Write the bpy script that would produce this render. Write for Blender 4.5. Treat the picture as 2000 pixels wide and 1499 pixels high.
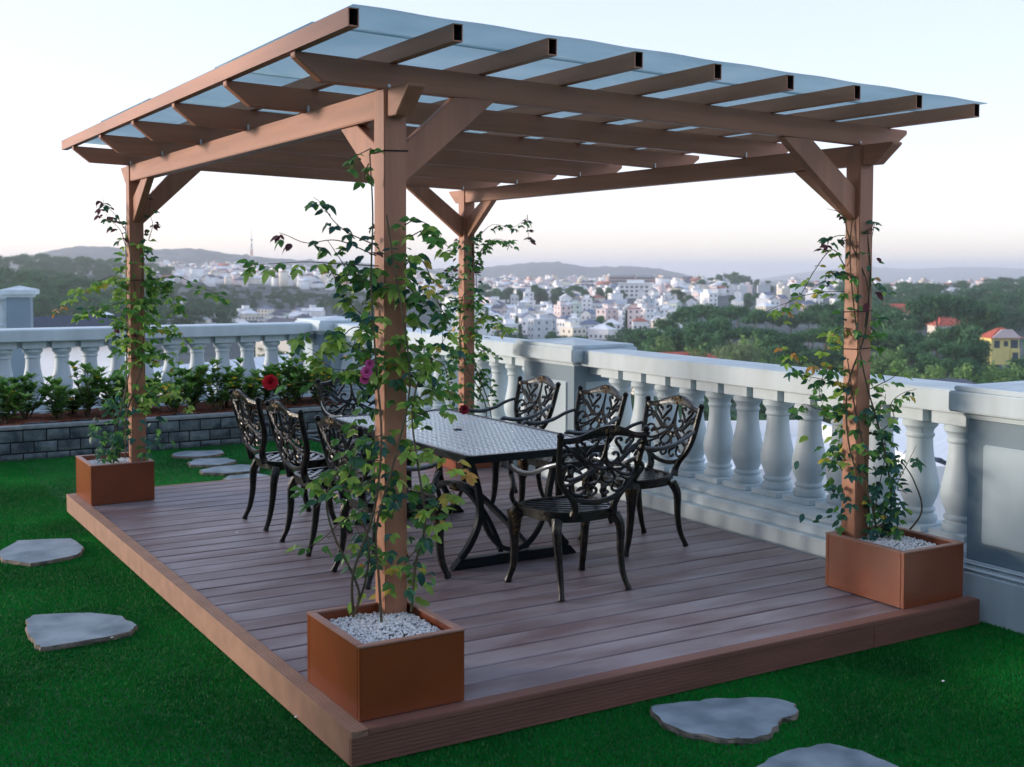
import bpy, bmesh, math, random
import numpy as np
from mathutils import Vector, Matrix

for _o in list(bpy.data.objects):
    bpy.data.objects.remove(_o)
SC = bpy.context.scene
COL = SC.collection
R = math.radians

# ------------------------------------------------------------------ camera
FPX, HOR = 2338.42, 523.0
CAM = np.array([-1.7309, -4.0227, 1.8499])
_y, _p, _r = R(30.9173), R(-2.6139), R(0.1331)
FW = np.array([math.sin(_y) * math.cos(_p), math.cos(_y) * math.cos(_p), math.sin(_p)])
RT0 = np.array([math.cos(_y), -math.sin(_y), 0.0])
UP0 = np.cross(RT0, FW)
RT = RT0 * math.cos(_r) + UP0 * math.sin(_r)
UP = -RT0 * math.sin(_r) + UP0 * math.cos(_r)
cd = bpy.data.cameras.new('camera')
cam = bpy.data.objects.new('camera', cd)
COL.objects.link(cam)
cam.matrix_world = Matrix(((RT[0], UP[0], -FW[0], CAM[0]), (RT[1], UP[1], -FW[1], CAM[1]),
                           (RT[2], UP[2], -FW[2], CAM[2]), (0, 0, 0, 1)))
cd.sensor_width = 36.0
cd.lens = FPX / 2000 * 36
cd.shift_y = -(749.5 - 629.96) / 2000
cd.clip_start = 0.1
cd.clip_end = 60000
cd.dof.use_dof = True
cd.dof.focus_distance = 6.3
cd.dof.aperture_fstop = 5.0
SC.camera = cam

# ------------------------------------------------------------------ light
SUN_TRAVEL = Vector((0.79, -0.58, -0.14)).normalized()
w = bpy.data.worlds.new('World')
SC.world = w
w.use_nodes = True
nt = w.node_tree
bg = nt.nodes['Background']
sky = nt.nodes.new('ShaderNodeTexSky')
sky.sky_type = 'NISHITA'
sky.sun_disc = False
sky.sun_elevation = math.asin(-SUN_TRAVEL.z)
sky.sun_rotation = math.atan2(-SUN_TRAVEL.x, -SUN_TRAVEL.y)
sky.altitude = 1500
sky.air_density = 1.0
sky.dust_density = 3.0
sky.ozone_density = 2.0
gam = nt.nodes.new('ShaderNodeGamma')          # flattens the sky's brightness range, lifting the zenith against the horizon
gam.inputs['Gamma'].default_value = 0.36
tint = nt.nodes.new('ShaderNodeMix')
tint.data_type = 'RGBA'
tint.blend_type = 'MULTIPLY'
tint.inputs[0].default_value = 1.0
tint.inputs[7].default_value = (1.03, 0.955, 1.03, 1)
hsv = nt.nodes.new('ShaderNodeHueSaturation')
hsv.inputs['Saturation'].default_value = 1.15
nt.links.new(sky.outputs[0], gam.inputs['Color'])
nt.links.new(gam.outputs[0], tint.inputs[6])
nt.links.new(tint.outputs[2], hsv.inputs['Color'])
nt.links.new(hsv.outputs[0], bg.inputs[0])
bg.inputs[1].default_value = 0.15
sl = bpy.data.lights.new('sun', 'SUN')
sun = bpy.data.objects.new('sun', sl)
COL.objects.link(sun)
sun.rotation_euler = SUN_TRAVEL.to_track_quat('-Z', 'Y').to_euler()
sl.energy = 0.6
sl.angle = R(10.0)
sl.color = (1.0, 0.86, 0.74)
SC.view_settings.view_transform = 'Standard'
SC.view_settings.look = 'None'
SC.view_settings.gamma = 1.0
SC.view_settings.use_curve_mapping = False
SC.view_settings.exposure = 2.48
SC.cycles.use_denoising = True
SC.cycles.max_bounces = 6
SC.cycles.transparent_max_bounces = 12
SC.cycles.volume_bounces = 4
SC.render.film_transparent = False

# ------------------------------------------------------------------ helpers
RNG = random.Random(7)
NP = np.random.default_rng(7)
HF = np.array([FW[0], FW[1]]) / math.hypot(FW[0], FW[1])
HR = np.array([RT0[0], RT0[1]])


def ray_point(u, v, depth):
    d = FW + RT * ((u - 1000) / FPX) - UP * ((v - 629.96) / FPX)
    return CAM + d * depth


def far_xy(u, d):
    q = CAM[:2] + HF * d + HR * ((u - 1000) / FPX * d)
    return float(q[0]), float(q[1])


def rot2(x, y, a):
    return x * math.cos(a) - y * math.sin(a), x * math.sin(a) + y * math.cos(a)


class MB:
    def __init__(self):
        self.v, self.f, self.m = [], [], []

    def add(self, vs, fs, mi=0):
        b = len(self.v)
        self.v.extend([tuple(p) for p in vs])
        self.f.extend([tuple(b + i for i in f) for f in fs])
        self.m.extend([mi] * len(fs))
        return self

    def box(self, x0, x1, y0, y1, z0, z1, mi=0, M=None):
        vs = [(x, y, z) for z in (z0, z1) for y in (y0, y1) for x in (x0, x1)]
        if M is not None:
            vs = [M @ Vector(p) for p in vs]
        return self.add(vs, [(0, 2, 3, 1), (4, 5, 7, 6), (0, 1, 5, 4), (2, 6, 7, 3), (0, 4, 6, 2), (1, 3, 7, 5)], mi)

    def prism(self, poly, axis, a, b, mi=0):
        """closed polygon (2-D, counter-clockwise or not) extruded along axis from a to b"""
        n = len(poly)
        def P(p, t):
            return {'x': (t, p[0], p[1]), 'y': (p[0], t, p[1]), 'z': (p[0], p[1], t)}[axis]
        vs = [P(p, a) for p in poly] + [P(p, b) for p in poly]
        fs = [tuple(range(n))[::-1], tuple(range(n, 2 * n))]
        fs += [(i, (i + 1) % n, n + (i + 1) % n, n + i) for i in range(n)]
        return self.add(vs, fs, mi)

    def tube(self, pts, rad, n=6, flat=1.0, mi=0, ref=(0, 1, 0), caps=True):
        pts = [Vector(p) for p in pts]
        k = len(pts)
        if not hasattr(rad, '__len__'):
            rad = [rad] * k
        vs, fs = [], []
        ref = Vector(ref)
        for i, p in enumerate(pts):
            t = (pts[min(i + 1, k - 1)] - pts[max(i - 1, 0)])
            if t.length < 1e-9:
                t = Vector((0, 0, 1))
            t.normalize()
            a = ref.cross(t)
            if a.length < 1e-3:
                a = Vector((1, 0, 0.1)).cross(t)
            a.normalize()
            b = t.cross(a)
            for j in range(n):
                th = 2 * math.pi * (j + .5) / n
                vs.append(p + a * (rad[i] * math.cos(th)) + b * (rad[i] * flat * math.sin(th)))
        for i in range(k - 1):
            for j in range(n):
                fs.append((i * n + j, i * n + (j + 1) % n, (i + 1) * n + (j + 1) % n, (i + 1) * n + j))
        if caps:
            fs.append(tuple(range(n))[::-1])
            fs.append(tuple(range((k - 1) * n, k * n)))
        return self.add(vs, fs, mi)

    def lathe(self, prof, c=(0, 0, 0), n=24, mi=0):
        vs, fs = [], []
        k = len(prof)
        for r, z in prof:
            for j in range(n):
                th = 2 * math.pi * j / n
                vs.append((c[0] + r * math.cos(th), c[1] + r * math.sin(th), c[2] + z))
        for i in range(k - 1):
            for j in range(n):
                fs.append((i * n + j, i * n + (j + 1) % n, (i + 1) * n + (j + 1) % n, (i + 1) * n + j))
        fs.append(tuple(range(n))[::-1])
        fs.append(tuple(range((k - 1) * n, k * n)))
        return self.add(vs, fs, mi)

    def mesh(self, name, mats, bevel=0.0, smooth=False, seg=2, fix=True):
        me = bpy.data.meshes.new(name)
        me.from_pydata(self.v, [], self.f)
        if not isinstance(mats, (list, tuple)):
            mats = [mats]
        for m in mats:
            me.materials.append(m)
        if len(mats) > 1:
            me.polygons.foreach_set('material_index', self.m)
        if fix or bevel:
            bm = bmesh.new()
            bm.from_mesh(me)
            if bevel:
                bmesh.ops.recalc_face_normals(bm, faces=bm.faces)
                bmesh.ops.bevel(bm, geom=[e for e in bm.edges if e.is_manifold and e.calc_face_angle(0) > 0.5],
                                offset=bevel, segments=seg, affect='EDGES', clamp_overlap=True)
            bmesh.ops.recalc_face_normals(bm, faces=bm.faces)
            bm.to_mesh(me)
            bm.free()
        if smooth:
            me.polygons.foreach_set('use_smooth', [True] * len(me.polygons))
            if smooth != 'all':
                try:
                    me.set_sharp_from_angle(angle=R(38))
                except Exception:
                    pass
        me.update()
        return me

    def build(self, name, mats, parent=None, bevel=0.0, smooth=False, seg=2, fix=True):
        return link(name, self.mesh(name, mats, bevel, smooth, seg, fix), parent)


def link(name, me, parent=None, loc=None, rot=None, scale=None):
    o = bpy.data.objects.new(name, me)
    COL.objects.link(o)
    if parent is not None:
        o.parent = parent
    if loc is not None:
        o.location = loc
    if rot is not None:
        o.rotation_euler = rot
    if scale is not None:
        o.scale = scale
    return o


def np_mesh(name, V, F, mats, midx=None, smooth=False):
    """V (n,3); F (m,k) with constant k"""
    V = np.ascontiguousarray(V, dtype=np.float32)
    F = np.ascontiguousarray(F, dtype=np.int32)
    me = bpy.data.meshes.new(name)
    m, k = F.shape
    me.vertices.add(len(V))
    me.vertices.foreach_set('co', V.ravel())
    me.loops.add(m * k)
    me.loops.foreach_set('vertex_index', F.ravel())
    me.polygons.add(m)
    me.polygons.foreach_set('loop_start', np.arange(0, m * k, k, dtype=np.int32))
    me.polygons.foreach_set('loop_total', np.full(m, k, dtype=np.int32))
    if not isinstance(mats, (list, tuple)):
        mats = [mats]
    for q in mats:
        me.materials.append(q)
    if midx is not None:
        me.polygons.foreach_set('material_index', np.ascontiguousarray(midx, dtype=np.int32))
    if smooth:
        me.polygons.foreach_set('use_smooth', np.ones(m, dtype=bool))
    me.update(calc_edges=True)
    me.validate()
    return me


def tag(o, label=None, cat=None, group=None, kind=None):
    if label:
        o['label'] = label
    if cat:
        o['category'] = cat
    if group:
        o['group'] = group
    if kind:
        o['kind'] = kind
    return o


def empty(name, loc=(0, 0, 0), rz=0.0):
    o = bpy.data.objects.new(name, None)
    COL.objects.link(o)
    o.location = loc
    o.rotation_euler = (0, 0, rz)
    o.empty_display_size = 0.1
    return o


def copy_tree(o, parent=None):
    c = o.copy()
    COL.objects.link(c)
    c.parent = parent
    for ch in list(o.children):
        copy_tree(ch, c)
    return c


# ------------------------------------------------------------------ materials
def srgb(r, g, b):
    def f(c):
        c /= 255.0
        return c / 12.92 if c <= .04045 else ((c + .055) / 1.055) ** 2.4
    return (f(r), f(g), f(b), 1.0)


def mat(name, col, rough=.6, metal=0.0, var=0.15, scale=8.0, col2=None, bump=0.0, bscale=60.0, spec=0.5,
        stretch=(1, 1, 1), random_v=0.0, detail=4.0, sharp=(0.35, 0.65), trans=0.0, coat=0.0):
    m = bpy.data.materials.new(name)
    m.use_nodes = True
    n, l = m.node_tree.nodes, m.node_tree.links
    b = n['Principled BSDF']
    b.inputs['Roughness'].default_value = rough
    b.inputs['Metallic'].default_value = metal
    b.inputs['Specular IOR Level'].default_value = spec
    if coat:
        b.inputs['Coat Weight'].default_value = coat
        b.inputs['Coat Roughness'].default_value = .15
    tc = n.new('ShaderNodeTexCoord')
    mp = n.new('ShaderNodeMapping')
    mp.inputs['Scale'].default_value = stretch
    l.new(tc.outputs['Object'], mp.inputs['Vector'])
    vec = mp.outputs['Vector']
    c = Vector(col[:3])
    if col2 is None:
        lo, hi = c * (1 - var), c * (1 + var)
    else:
        lo, hi = c, Vector(col2[:3])
    nz = n.new('ShaderNodeTexNoise')
    nz.inputs['Scale'].default_value = scale
    nz.inputs['Detail'].default_value = detail
    l.new(vec, nz.inputs['Vector'])
    cr = n.new('ShaderNodeValToRGB')
    cr.color_ramp.elements[0].position = sharp[0]
    cr.color_ramp.elements[1].position = sharp[1]
    cr.color_ramp.elements[0].color = (lo[0], lo[1], lo[2], 1)
    cr.color_ramp.elements[1].color = (hi[0], hi[1], hi[2], 1)
    l.new(nz.outputs['Fac'], cr.inputs['Fac'])
    out = cr.outputs['Color']
    if random_v:
        oi = n.new('ShaderNodeObjectInfo')
        va = n.new('ShaderNodeVectorMath')
        va.operation = 'MULTIPLY_ADD'
        va.inputs[1].default_value = (37, 53, 71)
        l.new(oi.outputs['Random'], va.inputs[0])
        l.new(vec, va.inputs[2])
        l.new(va.outputs[0], nz.inputs['Vector'])
        mr = n.new('ShaderNodeMapRange')
        mr.inputs['To Min'].default_value = 1 - random_v
        mr.inputs['To Max'].default_value = 1 + random_v
        l.new(oi.outputs['Random'], mr.inputs['Value'])
        hs = n.new('ShaderNodeHueSaturation')
        l.new(mr.outputs[0], hs.inputs['Value'])
        l.new(out, hs.inputs['Color'])
        out = hs.outputs['Color']
    l.new(out, b.inputs['Base Color'])
    if bump:
        nb = n.new('ShaderNodeTexNoise')
        nb.inputs['Scale'].default_value = bscale
        nb.inputs['Detail'].default_value = 3
        l.new(vec, nb.inputs['Vector'])
        bp = n.new('ShaderNodeBump')
        bp.inputs['Strength'].default_value = bump
        bp.inputs['Distance'].default_value = 0.01
        l.new(nb.outputs['Fac'], bp.inputs['Height'])
        l.new(bp.outputs['Normal'], b.inputs['Normal'])
    if trans:
        tr = n.new('ShaderNodeBsdfTranslucent')
        l.new(out, tr.inputs['Color'])
        mx = n.new('ShaderNodeMixShader')
        mx.inputs[0].default_value = trans
        l.new(b.outputs[0], mx.inputs[1])
        l.new(tr.outputs[0], mx.inputs[2])
        l.new(mx.outputs[0], n['Material Output'].inputs['Surface'])
    return m


M = {}
PC = srgb(176, 121, 92)
M['paint'] = mat('brown_painted_timber', PC, rough=.5, var=.13, scale=16, stretch=(1, 1, .07), detail=8, bump=.12, bscale=40)
M['paint_x'] = mat('brown_painted_timber_x', PC, rough=.5, var=.13, scale=16, stretch=(.07, 1, 1), detail=8, bump=.12, bscale=40)
M['paint_y'] = mat('brown_painted_timber_y', PC, rough=.5, var=.13, scale=16, stretch=(1, .07, 1), detail=8, bump=.12, bscale=40)
M['hollow'] = mat('dark_tube_inside', srgb(42, 30, 28), rough=.8)
M['planter'] = mat('orange_brown_metal_paint', srgb(134, 68, 36), rough=.28, var=.14, scale=3, detail=9, spec=.6)
M['planter_rim'] = mat('planter_rim_paint', srgb(160, 120, 104), rough=.45, var=.1, scale=9)
M['deck'] = mat('composite_decking', srgb(116, 96, 97), rough=.42, col2=srgb(168, 160, 166), scale=2.2, stretch=(.8, 2.4, 1), bump=.25, bscale=120, random_v=.10, detail=9, sharp=(.36, .84))
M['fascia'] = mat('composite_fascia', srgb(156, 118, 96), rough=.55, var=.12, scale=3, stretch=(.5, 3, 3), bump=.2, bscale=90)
M['fascia_front_shaded'] = mat('composite_fascia_front_shaded', srgb(130, 88, 74), rough=.6, var=.14, scale=3, stretch=(.5, 3, 3), bump=.2, bscale=90)  # darker copy of the side boards; the front's shade is in the colour
M['plaster'] = mat('white_painted_plaster', srgb(194, 209, 214), rough=.55, var=.12, scale=5, stretch=(1, 1, .2), bump=.05, bscale=30, detail=8, sharp=(.3, .75))
M['plaster_panel'] = mat('pale_painted_panel', srgb(174, 192, 199), rough=.6, var=.04, scale=2)
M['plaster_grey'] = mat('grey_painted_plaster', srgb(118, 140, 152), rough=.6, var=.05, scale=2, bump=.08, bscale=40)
M['stone'] = mat('slate_stepping_stone', srgb(100, 118, 126), rough=.65, col2=srgb(146, 160, 168), scale=5, bump=.18, bscale=26, detail=8, random_v=.06)
M['stone_edge'] = mat('rough_stone_edge', srgb(92, 88, 80), rough=.9, col2=srgb(140, 128, 112), scale=18, bump=.8, bscale=40)
M['brick'] = mat('split_slate_brick', srgb(58, 72, 80), rough=.8, col2=srgb(112, 124, 126), scale=9, bump=.9, bscale=22, random_v=.22, detail=8)
M['mortar'] = mat('dark_mortar', srgb(28, 32, 38), rough=.95)
M['coping'] = mat('grey_coping', srgb(140, 148, 150), rough=.8, var=.15, scale=12, bump=.3)
M['mulch'] = mat('coconut_mulch', srgb(78, 44, 30), rough=.95, col2=srgb(142, 74, 44), scale=40, bump=1.0, bscale=70)
M['soil'] = mat('dark_soil', srgb(58, 48, 42), rough=.95, var=.3, scale=30, bump=.8)
M['pebble'] = mat('white_pebble', srgb(226, 228, 228), rough=.55, var=.06, scale=30)
M['turf'] = mat('artificial_turf_base', srgb(4, 76, 26), rough=.9, var=.2, scale=40)
M['blade'] = mat('artificial_turf_blade', srgb(6, 100, 36), rough=.6, col2=srgb(20, 150, 56), scale=.9, detail=9, sharp=(.36, .64), spec=.25, trans=.25)
M['blade_dry'] = mat('artificial_turf_straw_fibre', srgb(74, 128, 58), rough=.7, var=.2, scale=3)
M['iron'] = mat('bronzed_cast_metal', srgb(44, 46, 46), rough=.3, metal=.8, col2=srgb(78, 72, 60), scale=26, bump=.25, bscale=60, sharp=(.5, .8), detail=6)
M['iron_arm'] = mat('smooth_cast_metal', srgb(96, 102, 106), rough=.28, metal=.85, var=.15, scale=20)
M['iron_gold'] = mat('rubbed_bronze_casting', srgb(44, 40, 34), rough=.4, metal=.75, col2=srgb(120, 100, 66), scale=60, bump=.9, bscale=110, sharp=(.45, .7))
M['table'] = mat('dark_table_metal', srgb(26, 34, 38), rough=.35, metal=.7, var=.15, scale=20)
M['lattice'] = mat('sky_sheen_table_lattice', srgb(224, 228, 230), rough=.24, metal=.9, col2=srgb(244, 246, 247), scale=60, bump=.08, bscale=90)  # near-white base puts the sky's gleam on the tabletop into the colour
M['bolt'] = mat('zinc_bolt', srgb(225, 228, 228), rough=.3, metal=.3, var=.03)
M['wire'] = mat('black_tie_wire', srgb(22, 22, 24), rough=.6)
M['bark'] = mat('green_vine_stem', srgb(70, 74, 50), rough=.7, col2=srgb(96, 78, 58), scale=14, bump=.4)
M['wood'] = mat('tree_bark', srgb(112, 98, 86), rough=.9, var=.25, scale=2, bump=.5, bscale=5)
LEAFC = {'dark': (58, 108, 76), 'mid': (90, 144, 66), 'light': (154, 190, 84), 'yellow': (204, 184, 78), 'red': (98, 56, 64), 'orange': (196, 146, 74), 'blue': (54, 104, 94)}
for k, c in LEAFC.items():
    M['leaf_' + k] = mat('leaf_' + k, srgb(*c), rough=.45, var=.22, scale=18, trans=.4, random_v=.2, spec=.4)
M['shrub'] = mat('shrub_leaf', srgb(78, 134, 58), rough=.4, col2=srgb(132, 172, 76), scale=14, trans=.35, spec=.5)
M['shrub2'] = mat('shrub_leaf_dark', srgb(52, 102, 54), rough=.45, col2=srgb(88, 136, 64), scale=14, trans=.35)
M['petal_yellow'] = mat('yellow_petal', srgb(238, 206, 44), rough=.6, var=.1, trans=.25)
M['petal_red'] = mat('red_petal', srgb(186, 24, 40), rough=.6, var=.2, scale=30, trans=.2)
M['petal_pink'] = mat('pink_petal', srgb(204, 92, 150), rough=.6, var=.2, scale=30, trans=.2)
M['petal_crimson'] = mat('crimson_petal', srgb(150, 26, 52), rough=.6, var=.2, scale=30, trans=.2)


def sheet_material():
    m = bpy.data.materials.new('translucent_roof_sheet')
    m.use_nodes = True
    n, l = m.node_tree.nodes, m.node_tree.links
    b = n['Principled BSDF']
    b.inputs['Base Color'].default_value = srgb(176, 208, 220)
    b.inputs['Roughness'].default_value = .25
    tr = n.new('ShaderNodeBsdfTranslucent')
    tc = n.new('ShaderNodeTexCoord')
    nz = n.new('ShaderNodeTexNoise')
    nz.inputs['Scale'].default_value = 2.2
    nz.inputs['Detail'].default_value = 6
    cr = n.new('ShaderNodeValToRGB')
    cr.color_ramp.elements[0].position = .3
    cr.color_ramp.elements[1].position = .7
    cr.color_ramp.elements[0].color = srgb(182, 202, 206)
    cr.color_ramp.elements[1].color = srgb(208, 220, 222)
    l.new(tc.outputs['Object'], nz.inputs['Vector'])
    l.new(nz.outputs['Fac'], cr.inputs['Fac'])
    l.new(cr.outputs['Color'], tr.inputs['Color'])
    mx = n.new('ShaderNodeMixShader')
    mx.inputs[0].default_value = .85
    l.new(b.outputs[0], mx.inputs[1])
    l.new(tr.outputs[0], mx.inputs[2])
    tp = n.new('ShaderNodeBsdfTransparent')
    tp.inputs['Color'].default_value = srgb(206, 222, 226)
    mx2 = n.new('ShaderNodeMixShader')
    mx2.inputs[0].default_value = .30
    l.new(mx.outputs[0], mx2.inputs[1])
    l.new(tp.outputs[0], mx2.inputs[2])
    l.new(mx2.outputs[0], n['Material Output'].inputs['Surface'])
    return m


M['sheet'] = sheet_material()


def house_mat(name, rgb, rough=.7):
    return mat(name, srgb(*rgb), rough=rough, var=.06, scale=.25, random_v=.08)


WALLS = [('white', house_mat('house_white', (242, 242, 240))), ('cream', house_mat('house_cream', (232, 224, 206))),
         ('pale pink', house_mat('house_pink', (226, 208, 204))), ('pale green', house_mat('house_green', (206, 220, 206))),
         ('pale grey', house_mat('house_grey', (200, 206, 210)))]
ROOFS = [('slate blue', house_mat('roof_slate', (104, 114, 136))), ('dark grey', house_mat('roof_dark', (88, 92, 104))),
         ('white', house_mat('roof_white', (226, 230, 232))), ('rust red', house_mat('roof_rust', (168, 106, 90))),
         ('pale grey', house_mat('roof_grey', (176, 184, 190)))]
M['yellow_wall'] = house_mat('house_yellow', (228, 214, 136))
M['red_roof'] = mat('red_tile_roof', srgb(190, 92, 70), rough=.75, var=.2, scale=.8, stretch=(1, 1, 6))
M['pane'] = mat('dark_window_pane', srgb(70, 84, 94), rough=.15, var=.1)
M['pane_teal'] = mat('teal_window_glass', srgb(92, 140, 140), rough=.12, var=.1)
M['blue_paint'] = mat('blue_paint', srgb(38, 110, 190), rough=.5, var=.05)
M['tin'] = mat('white_tin_roof', srgb(214, 222, 226), rough=.5, var=.05, scale=.6, stretch=(1, 12, 1))
M['dark_tile'] = mat('dark_tile_roof', srgb(52, 62, 78), rough=.55, var=.15, scale=2)
M['fol_mid'] = mat('foliage_mid', srgb(60, 104, 70), rough=.8, col2=srgb(92, 132, 88), scale=.35, trans=.2, random_v=.16, spec=.2)
M['fol_dark'] = mat('foliage_dark', srgb(48, 88, 64), rough=.8, col2=srgb(76, 116, 74), scale=.35, trans=.2, random_v=.16, spec=.2)
M['fol_light'] = mat('foliage_light', srgb(90, 128, 74), rough=.8, col2=srgb(122, 152, 90), scale=.35, trans=.2, random_v=.14, spec=.2)
M['fol_willow'] = mat('foliage_willow', srgb(110, 132, 92), rough=.8, col2=srgb(134, 152, 108), scale=.35, trans=.2, spec=.2)
M['terrain'] = mat('haze_tinted_woodland', srgb(62, 76, 80), rough=.95, col2=srgb(98, 106, 106), scale=.02, detail=10, sharp=(.35, .65), bump=1.0, bscale=.06, spec=.1)  # blue-grey puts the haze of distance into the land colour
M['steel'] = mat('mast_steel', srgb(190, 196, 200), rough=.5, metal=.3)
M['mast_red'] = mat('mast_red_paint', srgb(190, 120, 110), rough=.6)

# ------------------------------------------------------------------ terrain
TU = np.array([-1500, -300, 0, 150, 300, 450, 650, 900, 1150, 1400, 1700, 2000, 3500], float)
TD = np.array([0, 150, 300, 450, 650, 900, 1300, 1800, 2500, 3200, 5000, 14000], float)
TZ = np.array([
    [-34, -34, -31, -27, -17, -15, -7, -10, -14, -20, -45, -200],
    [-34, -34, -31, -27, -17, -15, -7, -10, -14, -20, -45, -200],
    [-34, -34, -31, -27, -17, -15, -6, -12, -14, -20, -45, -200],
    [-34, -34, -32, -29, -21, -17, -7, -10, -14, -20, -45, -200],
    [-34, -34, -33, -33, -31, -25, -15, -8, -6, -20, -45, -200],
    [-34, -34, -33, -34, -33, -29, -18, -8, -6, -20, -45, -200],
    [-34, -34, -33, -33, -32, -30, -21, -14, -14, -26, -50, -200],
    [-34, -34, -33, -32, -31, -30, -29, -27, -33, -40, -60, -200],
    [-34, -34, -33, -32, -31, -30, -28, -27, -33, -40, -70, -220],
    [-34, -34, -32, -31, -30, -28, -25, -25, -34, -44, -80, -220],
    [-34, -34, -31, -31, -30, -29, -29, -31, -40, -50, -90, -240],
    [-34, -34, -31, -30, -29, -28, -28, -30, -40, -50, -90, -240],
    [-34, -34, -31, -30, -29, -28, -28, -30, -40, -50, -90, -240]], float)
RIDGES = [
    (3600, 700, [(-1500, 525), (-300, 518), (0, 508), (60, 500), (110, 491), (150, 484), (200, 484), (260, 490), (330, 489), (390, 487), (450, 497), (520, 505), (600, 509), (700, 514), (800, 524), (950, 545), (3500, 600)]),
    (5200, 800, [(-1500, 540), (600, 540), (700, 532), (880, 525), (960, 522), (1040, 513), (1090, 513), (1150, 522), (1230, 520), (1290, 525), (1350, 539), (1420, 550), (3500, 600)]),
    (6800, 900, [(-1500, 600), (1250, 580), (1500, 548), (1560, 545), (1650, 550), (1700, 552), (1760, 546), (1830, 551), (1920, 550), (2000, 556), (3500, 560)]),
    (11000, 1500, [(-1500, 600), (1350, 566), (1450, 550), (1550, 534), (1620, 525), (1700, 520), (1780, 525), (1850, 520), (1920, 520), (2000, 523), (3500, 528)])]


def base_z(u, d):
    u = np.clip(u, -1500, 3500)
    d = np.asarray(d, float)
    iu = np.clip(np.searchsorted(TU, u) - 1, 0, len(TU) - 2)
    fu = (u - TU[iu]) / (TU[iu + 1] - TU[iu])
    fu = fu * fu * (3 - 2 * fu)
    idd = np.clip(np.searchsorted(TD, d) - 1, 0, len(TD) - 2)
    fd = np.clip((d - TD[idd]) / (TD[idd + 1] - TD[idd]), 0, 1)
    a = TZ[iu, idd] * (1 - fd) + TZ[iu, idd + 1] * fd
    b = TZ[iu + 1, idd] * (1 - fd) + TZ[iu + 1, idd + 1] * fd
    return a * (1 - fu) + b * fu


def land_z(u, d):
    z = base_z(u, d)
    for dr, wr, prof in RIDGES:
        pv = np.interp(np.clip(u, -1500, 3500), [p[0] for p in prof], [p[1] for p in prof])
        top = 1.85 - (pv - HOR) * dr / FPX
        z = np.maximum(z, -230 + (top + 230) * np.exp(-((d - dr) / wr) ** 2 * .35))
    return z


def make_land():
    th = np.concatenate([np.linspace(-180, -44, 24, endpoint=False), np.linspace(-44, 44, 420), np.linspace(44, 180, 25)[1:]])
    dd = np.concatenate([[2], np.linspace(30, 150, 5), np.geomspace(200, 2400, 46), np.linspace(2500, 13500, 100)])
    T, D = np.meshgrid(np.radians(th), dd, indexing='ij')
    uu = np.where(np.abs(T) < R(47), 1000 + FPX * np.tan(np.clip(T, -R(47), R(47))), np.where(T < 0, -1500, 3500))
    dist_fw = D
    Z = land_z(uu, dist_fw)
    n1 = NP.normal(size=Z.shape)
    Z = Z + n1 * np.where(D > 2600, 1.3, 0.25) * np.clip(D / 3000, 0.1, 2.0)
    k = np.where(np.abs(T) < R(47), 1 / np.cos(np.clip(T, -R(47), R(47))), 1 / math.cos(R(47)))
    X = CAM[0] + D * k * (HF[0] * np.cos(T) + HR[0] * np.sin(T))
    Y = CAM[1] + D * k * (HF[1] * np.cos(T) + HR[1] * np.sin(T))
    n, m = Z.shape
    V = np.stack([X, Y, Z], -1).reshape(-1, 3)
    i, j = np.meshgrid(np.arange(n - 1), np.arange(m - 1), indexing='ij')
    a = (i * m + j).ravel()
    F = np.stack([a, a + 1, a + m + 1, a + m], -1)
    F = np.concatenate([F, np.stack([np.full(1, 0)] * 4, -1)[:0]])
    me = np_mesh('hills', V, F[:, ::-1], M['terrain'], smooth=True)
    tag(link('hills', me), kind='structure')


make_land()

# ------------------------------------------------------------------ terrace and lawn
DZ = .14
mb = MB()
mb.box(-9, 4.12, -9, 9.75, -.3, -.012)
mb.box(-9, 4.05, -9, 9.7, -36, -.3)
tag(mb.build('terrace', M['plaster']), kind='structure')
# unseen walls added left of and behind the viewer to shade the terrace
mb = MB()
mb.box(-9.2, -6.4, -9, 5.2, -.01, 5.0)
mb.box(-6.39, 5.5, -9, -6.8, -.01, 3.4)
tag(mb.build('added_shade_wall', M['plaster_grey']), kind='structure')
mb = MB()
mb.add([(-9, -9, 0), (3.6, -9, 0), (3.6, 9.2, 0), (-9, 9.2, 0)], [(0, 1, 2, 3)])
tag(mb.build('lawn', M['turf']), kind='structure')


def turf():
    regs = [(-3.2, 0.02, -1.2, 8.1, 20000), (0.0, 3.6, -1.75, 0.02, 26000), (0.0, 3.5, 5.34, 8.1, 9000), (-1.2, 0, -2.0, -1.2, 16000)]
    P = []
    for x0, x1, y0, y1, dens in regs:
        n = int((x1 - x0) * (y1 - y0) * dens)
        P.append(np.stack([NP.uniform(x0, x1, n), NP.uniform(y0, y1, n)], -1))
    P = np.concatenate(P)
    n = len(P)
    a = NP.uniform(0, 2 * np.pi, n)
    h = NP.uniform(.009, .018, n)
    wd = NP.uniform(.002, .0038, n)
    lean = NP.uniform(0, .010, n)
    b = NP.uniform(0, 2 * np.pi, n)
    V = np.zeros((n, 3, 3))
    V[:, 0] = np.stack([P[:, 0] - wd * np.cos(a), P[:, 1] - wd * np.sin(a), np.zeros(n)], -1)
    V[:, 1] = np.stack([P[:, 0] + wd * np.cos(a), P[:, 1] + wd * np.sin(a), np.zeros(n)], -1)
    V[:, 2] = np.stack([P[:, 0] + lean * np.cos(b), P[:, 1] + lean * np.sin(b), h], -1)
    me = np_mesh('grass', V.reshape(-1, 3), np.arange(3 * n).reshape(-1, 3), [M['blade'], M['blade_dry']], (NP.uniform(0, 1, n) < .09).astype(np.int32))
    tag(link('grass', me), 'short green artificial turf around the deck', 'grass', kind='stuff')


turf()

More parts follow.
